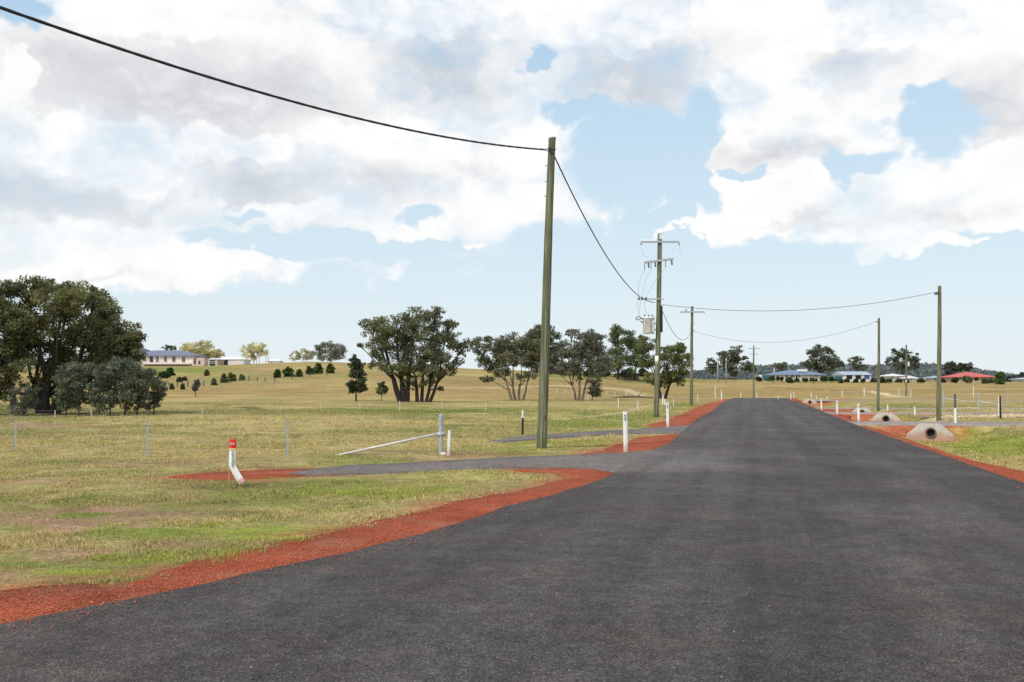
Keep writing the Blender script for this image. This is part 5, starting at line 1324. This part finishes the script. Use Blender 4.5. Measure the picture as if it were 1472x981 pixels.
clouds = [(370, 40, 620, 330), (300, 160, 520, 190), (60, 365, 330, 52), (700, 255, 260, 85), (880, 295, 90, 40), (780, 170, 130, 70), (930, 60, 260, 130), (1130, 170, 190, 95), (1230, 60, 420, 130), (1440, 140, 150, 130), (1300, 285, 210, 60), (1180, 270, 110, 70), (1060, 295, 90, 45), (1400, 250, 160, 80), (1320, 346, 80, 18), (1385, 352, 34, 12), (1470, 322, 44, 16), (560, 324, 34, 10), (950, 330, 40, 9), (20, 300, 260, 50), (480, 290, 330, 60), (680, 340, 40, 6), (340, 330, 80, 20)]
gaps = [(985, 250, 60, 60), (940, 215, 70, 60), (905, 230, 105, 80), (840, 158, 52, 22), (1010, 195, 46, 62), (1085, 250, 32, 12), (1335, 180, 50, 50), (1230, 240, 48, 20), (762, 88, 16, 20), (5, 8, 50, 26), (930, 320, 60, 18), (470, 350, 180, 16), (360, 312, 40, 8), (590, 312, 40, 16)]
cov = t.math('MULTIPLY_ADD', vmax([ell(*c) for c in clouds]), 1.4, -.4)
gp_ = t.math('MULTIPLY_ADD', vmax([ell(*g) for g in gaps]), 1.4, -.4)
pv_ = t.n.new('ShaderNodeTexVoronoi'); pv_.voronoi_dimensions = '2D'; pv_.feature = 'F1'; pv_.normalize = True
pv_.inputs['Scale'].default_value = 15.; pv_.inputs['Detail'].default_value = 2.5; pv_.inputs['Roughness'].default_value = .55; pv_.inputs['Lacunarity'].default_value = 2.3
t.l.new(t.mapping(Pw, (1, 1.45, 1)), pv_.inputs['Vector'])
puff = t.math('SUBTRACT', .42, pv_.outputs['Distance'])
nz = t.noise(t.mapping(Pp, (1, 1.5, 1)), 20., 7, .58, dim='2D')[0]
nz0 = t.math('SUBTRACT', nz, .5)
# sky far outside the picture: broken cloud by noise alone
gen = t.maprange(t.noise(nrm, 2.2, 3, .6)[0], .42, .58, -.4, .6)
outside = t.maprange(t.math('ABSOLUTE', t.math('SUBTRACT', az, 0.)), .60, .80)
outside = t.math('MAXIMUM', outside, t.maprange(el, .50, .62))
cov = t.math('ADD', t.math('MULTIPLY', cov, t.math('SUBTRACT', 1., outside)), t.math('MULTIPLY', gen, outside))
Fd = t.math('ADD', t.math('MINIMUM', t.math('MULTIPLY', cov, 2.2), .55), t.math('ADD', t.math('MULTIPLY', nz0, .9), t.math('MULTIPLY', puff, .75)))
gpc = t.math('MULTIPLY', t.math('MAXIMUM', t.math('ADD', gp_, .18), 0), 1.7)
gpc = t.math('MULTIPLY', gpc, t.math('SUBTRACT', 1., outside))
Fd = t.math('SUBTRACT', Fd, gpc)
soft = t.noise(t.mapping(Pp, (1, 1.6, 1), (3, 1, 0)), 5., 2, .5, dim='2D')[0]
alpha_n = t.n.new('ShaderNodeMapRange'); alpha_n.interpolation_type = 'SMOOTHSTEP'
t.put(alpha_n.inputs[0], Fd); alpha_n.inputs[1].default_value = -.06; t.l.new(t.maprange(soft, .38, .62, .40, 1.05), alpha_n.inputs[2]); alpha_n.inputs[3].default_value = 0; alpha_n.inputs[4].default_value = 1
alpha = alpha_n.outputs[0]
# grey undersides
greys = [(270, 130, 260, 75, 1.), (110, 105, 130, 60, .8), (640, 100, 150, 62, .85), (80, 290, 190, 34, .95), (380, 262, 170, 52, .8), (520, 262, 150, 34, .6), (920, 122, 135, 56, .95), (1130, 224, 140, 26, .7), (1230, 88, 110, 34, .6), (1430, 160, 95, 62, .8), (1380, 302, 140, 18, .5), (1160, 314, 140, 10, .5), (690, 245, 80, 18, .4), (450, 330, 160, 10, .4), (100, 400, 150, 10, .4), (450, 40, 200, 30, .3), (1040, 60, 90, 30, .35)]
brights = [(110, 205, 190, 42), (330, 208, 130, 22), (620, 200, 180, 36), (790, 190, 90, 60), (20, 110, 34, 40), (120, 352, 170, 22), (420, 308, 150, 16), (880, 62, 90, 24), (1100, 150, 120, 52), (1210, 262, 130, 26), (1060, 295, 60, 30), (1400, 232, 70, 24), (600, 30, 150, 30), (1300, 40, 140, 26), (190, 30, 160, 24)]
gsum = t.maprange(vmax([t.math('MULTIPLY', ell(px, py, rx*1.3, ry*1.35, 1.), s) for px, py, rx, ry, s in greys]), 0., .8)
nzl = t.noise(t.mapping(Pp, (1, 2.0, 1)), 9., 5, .6, dim='2D')[0]
relief = t.math('ADD', t.math('MULTIPLY', puff, .9), t.math('MULTIPLY', nz0, .6))
bri = t.maprange(t.math('ADD', vmax([ell(*c_, 1.) for c_ in brights]), t.math('MULTIPLY', puff, .45)), .02, .34)
gsum = t.math('MULTIPLY', gsum, t.math('SUBTRACT', 1., t.math('MULTIPLY', bri, .88)))
gsum = t.math('MULTIPLY', gsum, t.maprange(nzl, .3, .68, .80, 1.06, False))
gout = t.math('MULTIPLY', outside, t.maprange(nzl, .45, .65, 0, .6))
gsum = t.math('ADD', gsum, gout)
shade = t.math('SUBTRACT', t.math('SUBTRACT', 1.0, t.math('MULTIPLY', gsum, .31)), t.math('MULTIPLY', t.maprange(nzl, .5, .8, 0, .05), 1.))
shade = t.math('ADD', shade, t.math('MULTIPLY', t.math('SUBTRACT', relief, .08), .17))
shade = t.math('MINIMUM', t.math('MAXIMUM', shade, .52), 1.03)
tint = t.mix(t.maprange(shade, .5, .98), (.93, .96, 1.05, 1), (1., 1., 1., 1))
cc = t.n.new('ShaderNodeVectorMath'); cc.operation = 'SCALE'; t.l.new(tint, cc.inputs[0]); t.l.new(shade, cc.inputs['Scale'])
# haze low in the sky
skyc = t.n.new('ShaderNodeVectorMath'); skyc.operation = 'SCALE'; t.l.new(sky.outputs[0], skyc.inputs[0]); skyc.inputs['Scale'].default_value = 1.0
bg1 = t.new('ShaderNodeBackground'); t.l.new(sky.outputs[0], bg1.inputs[0]); bg1.inputs[1].default_value = .12
bgh = t.new('ShaderNodeBackground'); t.l.new(t.ramp(t.math('DIVIDE', el, .5), [(0., (.84, .915, .95)), (.3, (.72, .87, .96)), (.7, (.53, .755, .95)), (1., (.45, .68, .92))]), bgh.inputs[0]); bgh.inputs[1].default_value = 1.0
hz_ = t.ramp(t.math('DIVIDE', el, .5), [(0., (.93,)*3), (.25, (.82,)*3), (.55, (.80,)*3), (1., (.62,)*3)])
m1 = t.new('ShaderNodeMixShader'); t.l.new(hz_, m1.inputs[0]); t.l.new(bg1.outputs[0], m1.inputs[1]); t.l.new(bgh.outputs[0], m1.inputs[2])
bg2 = t.new('ShaderNodeBackground'); t.l.new(cc.outputs[0], bg2.inputs[0]); bg2.inputs[1].default_value = 1.0
m2 = t.new('ShaderNodeMixShader'); t.l.new(alpha, m2.inputs[0]); t.l.new(m1.outputs[0], m2.inputs[1]); t.l.new(bg2.outputs[0], m2.inputs[2])
out = t.new('ShaderNodeOutputWorld'); t.l.new(m2.outputs[0], out.inputs[0])

sun = bpy.data.lights.new('sun', 'SUN'); sun.energy = 3.0; sun.angle = math.radians(4); sun.color = (1., .95, .87)
so = bpy.data.objects.new('sun', sun); C.objects.link(so); so.rotation_euler = (PI/2-SUN_EL, 0, math.atan2(-.65, .76)); so.location = (0, 0, 60)

# ------------------------------------------------------------------ camera
cam = bpy.data.cameras.new('camera'); co = bpy.data.objects.new('camera', cam); C.objects.link(co)
cam.sensor_width = 36; cam.lens = 36*F/1472; cam.clip_start = .1; cam.clip_end = 6000
co.location = (0, 0, CAMZ); co.rotation_euler = (PI/2 + PITCH, 0, 0)
scene.camera = co
scene.view_settings.view_transform = 'Standard'; scene.view_settings.look = 'None'; scene.view_settings.exposure = 0
scene.render.engine = 'CYCLES'
scene.cycles.max_bounces = 4; scene.cycles.diffuse_bounces = 2; scene.cycles.glossy_bounces = 1; scene.cycles.transmission_bounces = 2

world.cycles.sampling_method = 'MANUAL'; world.cycles.sample_map_resolution = 256
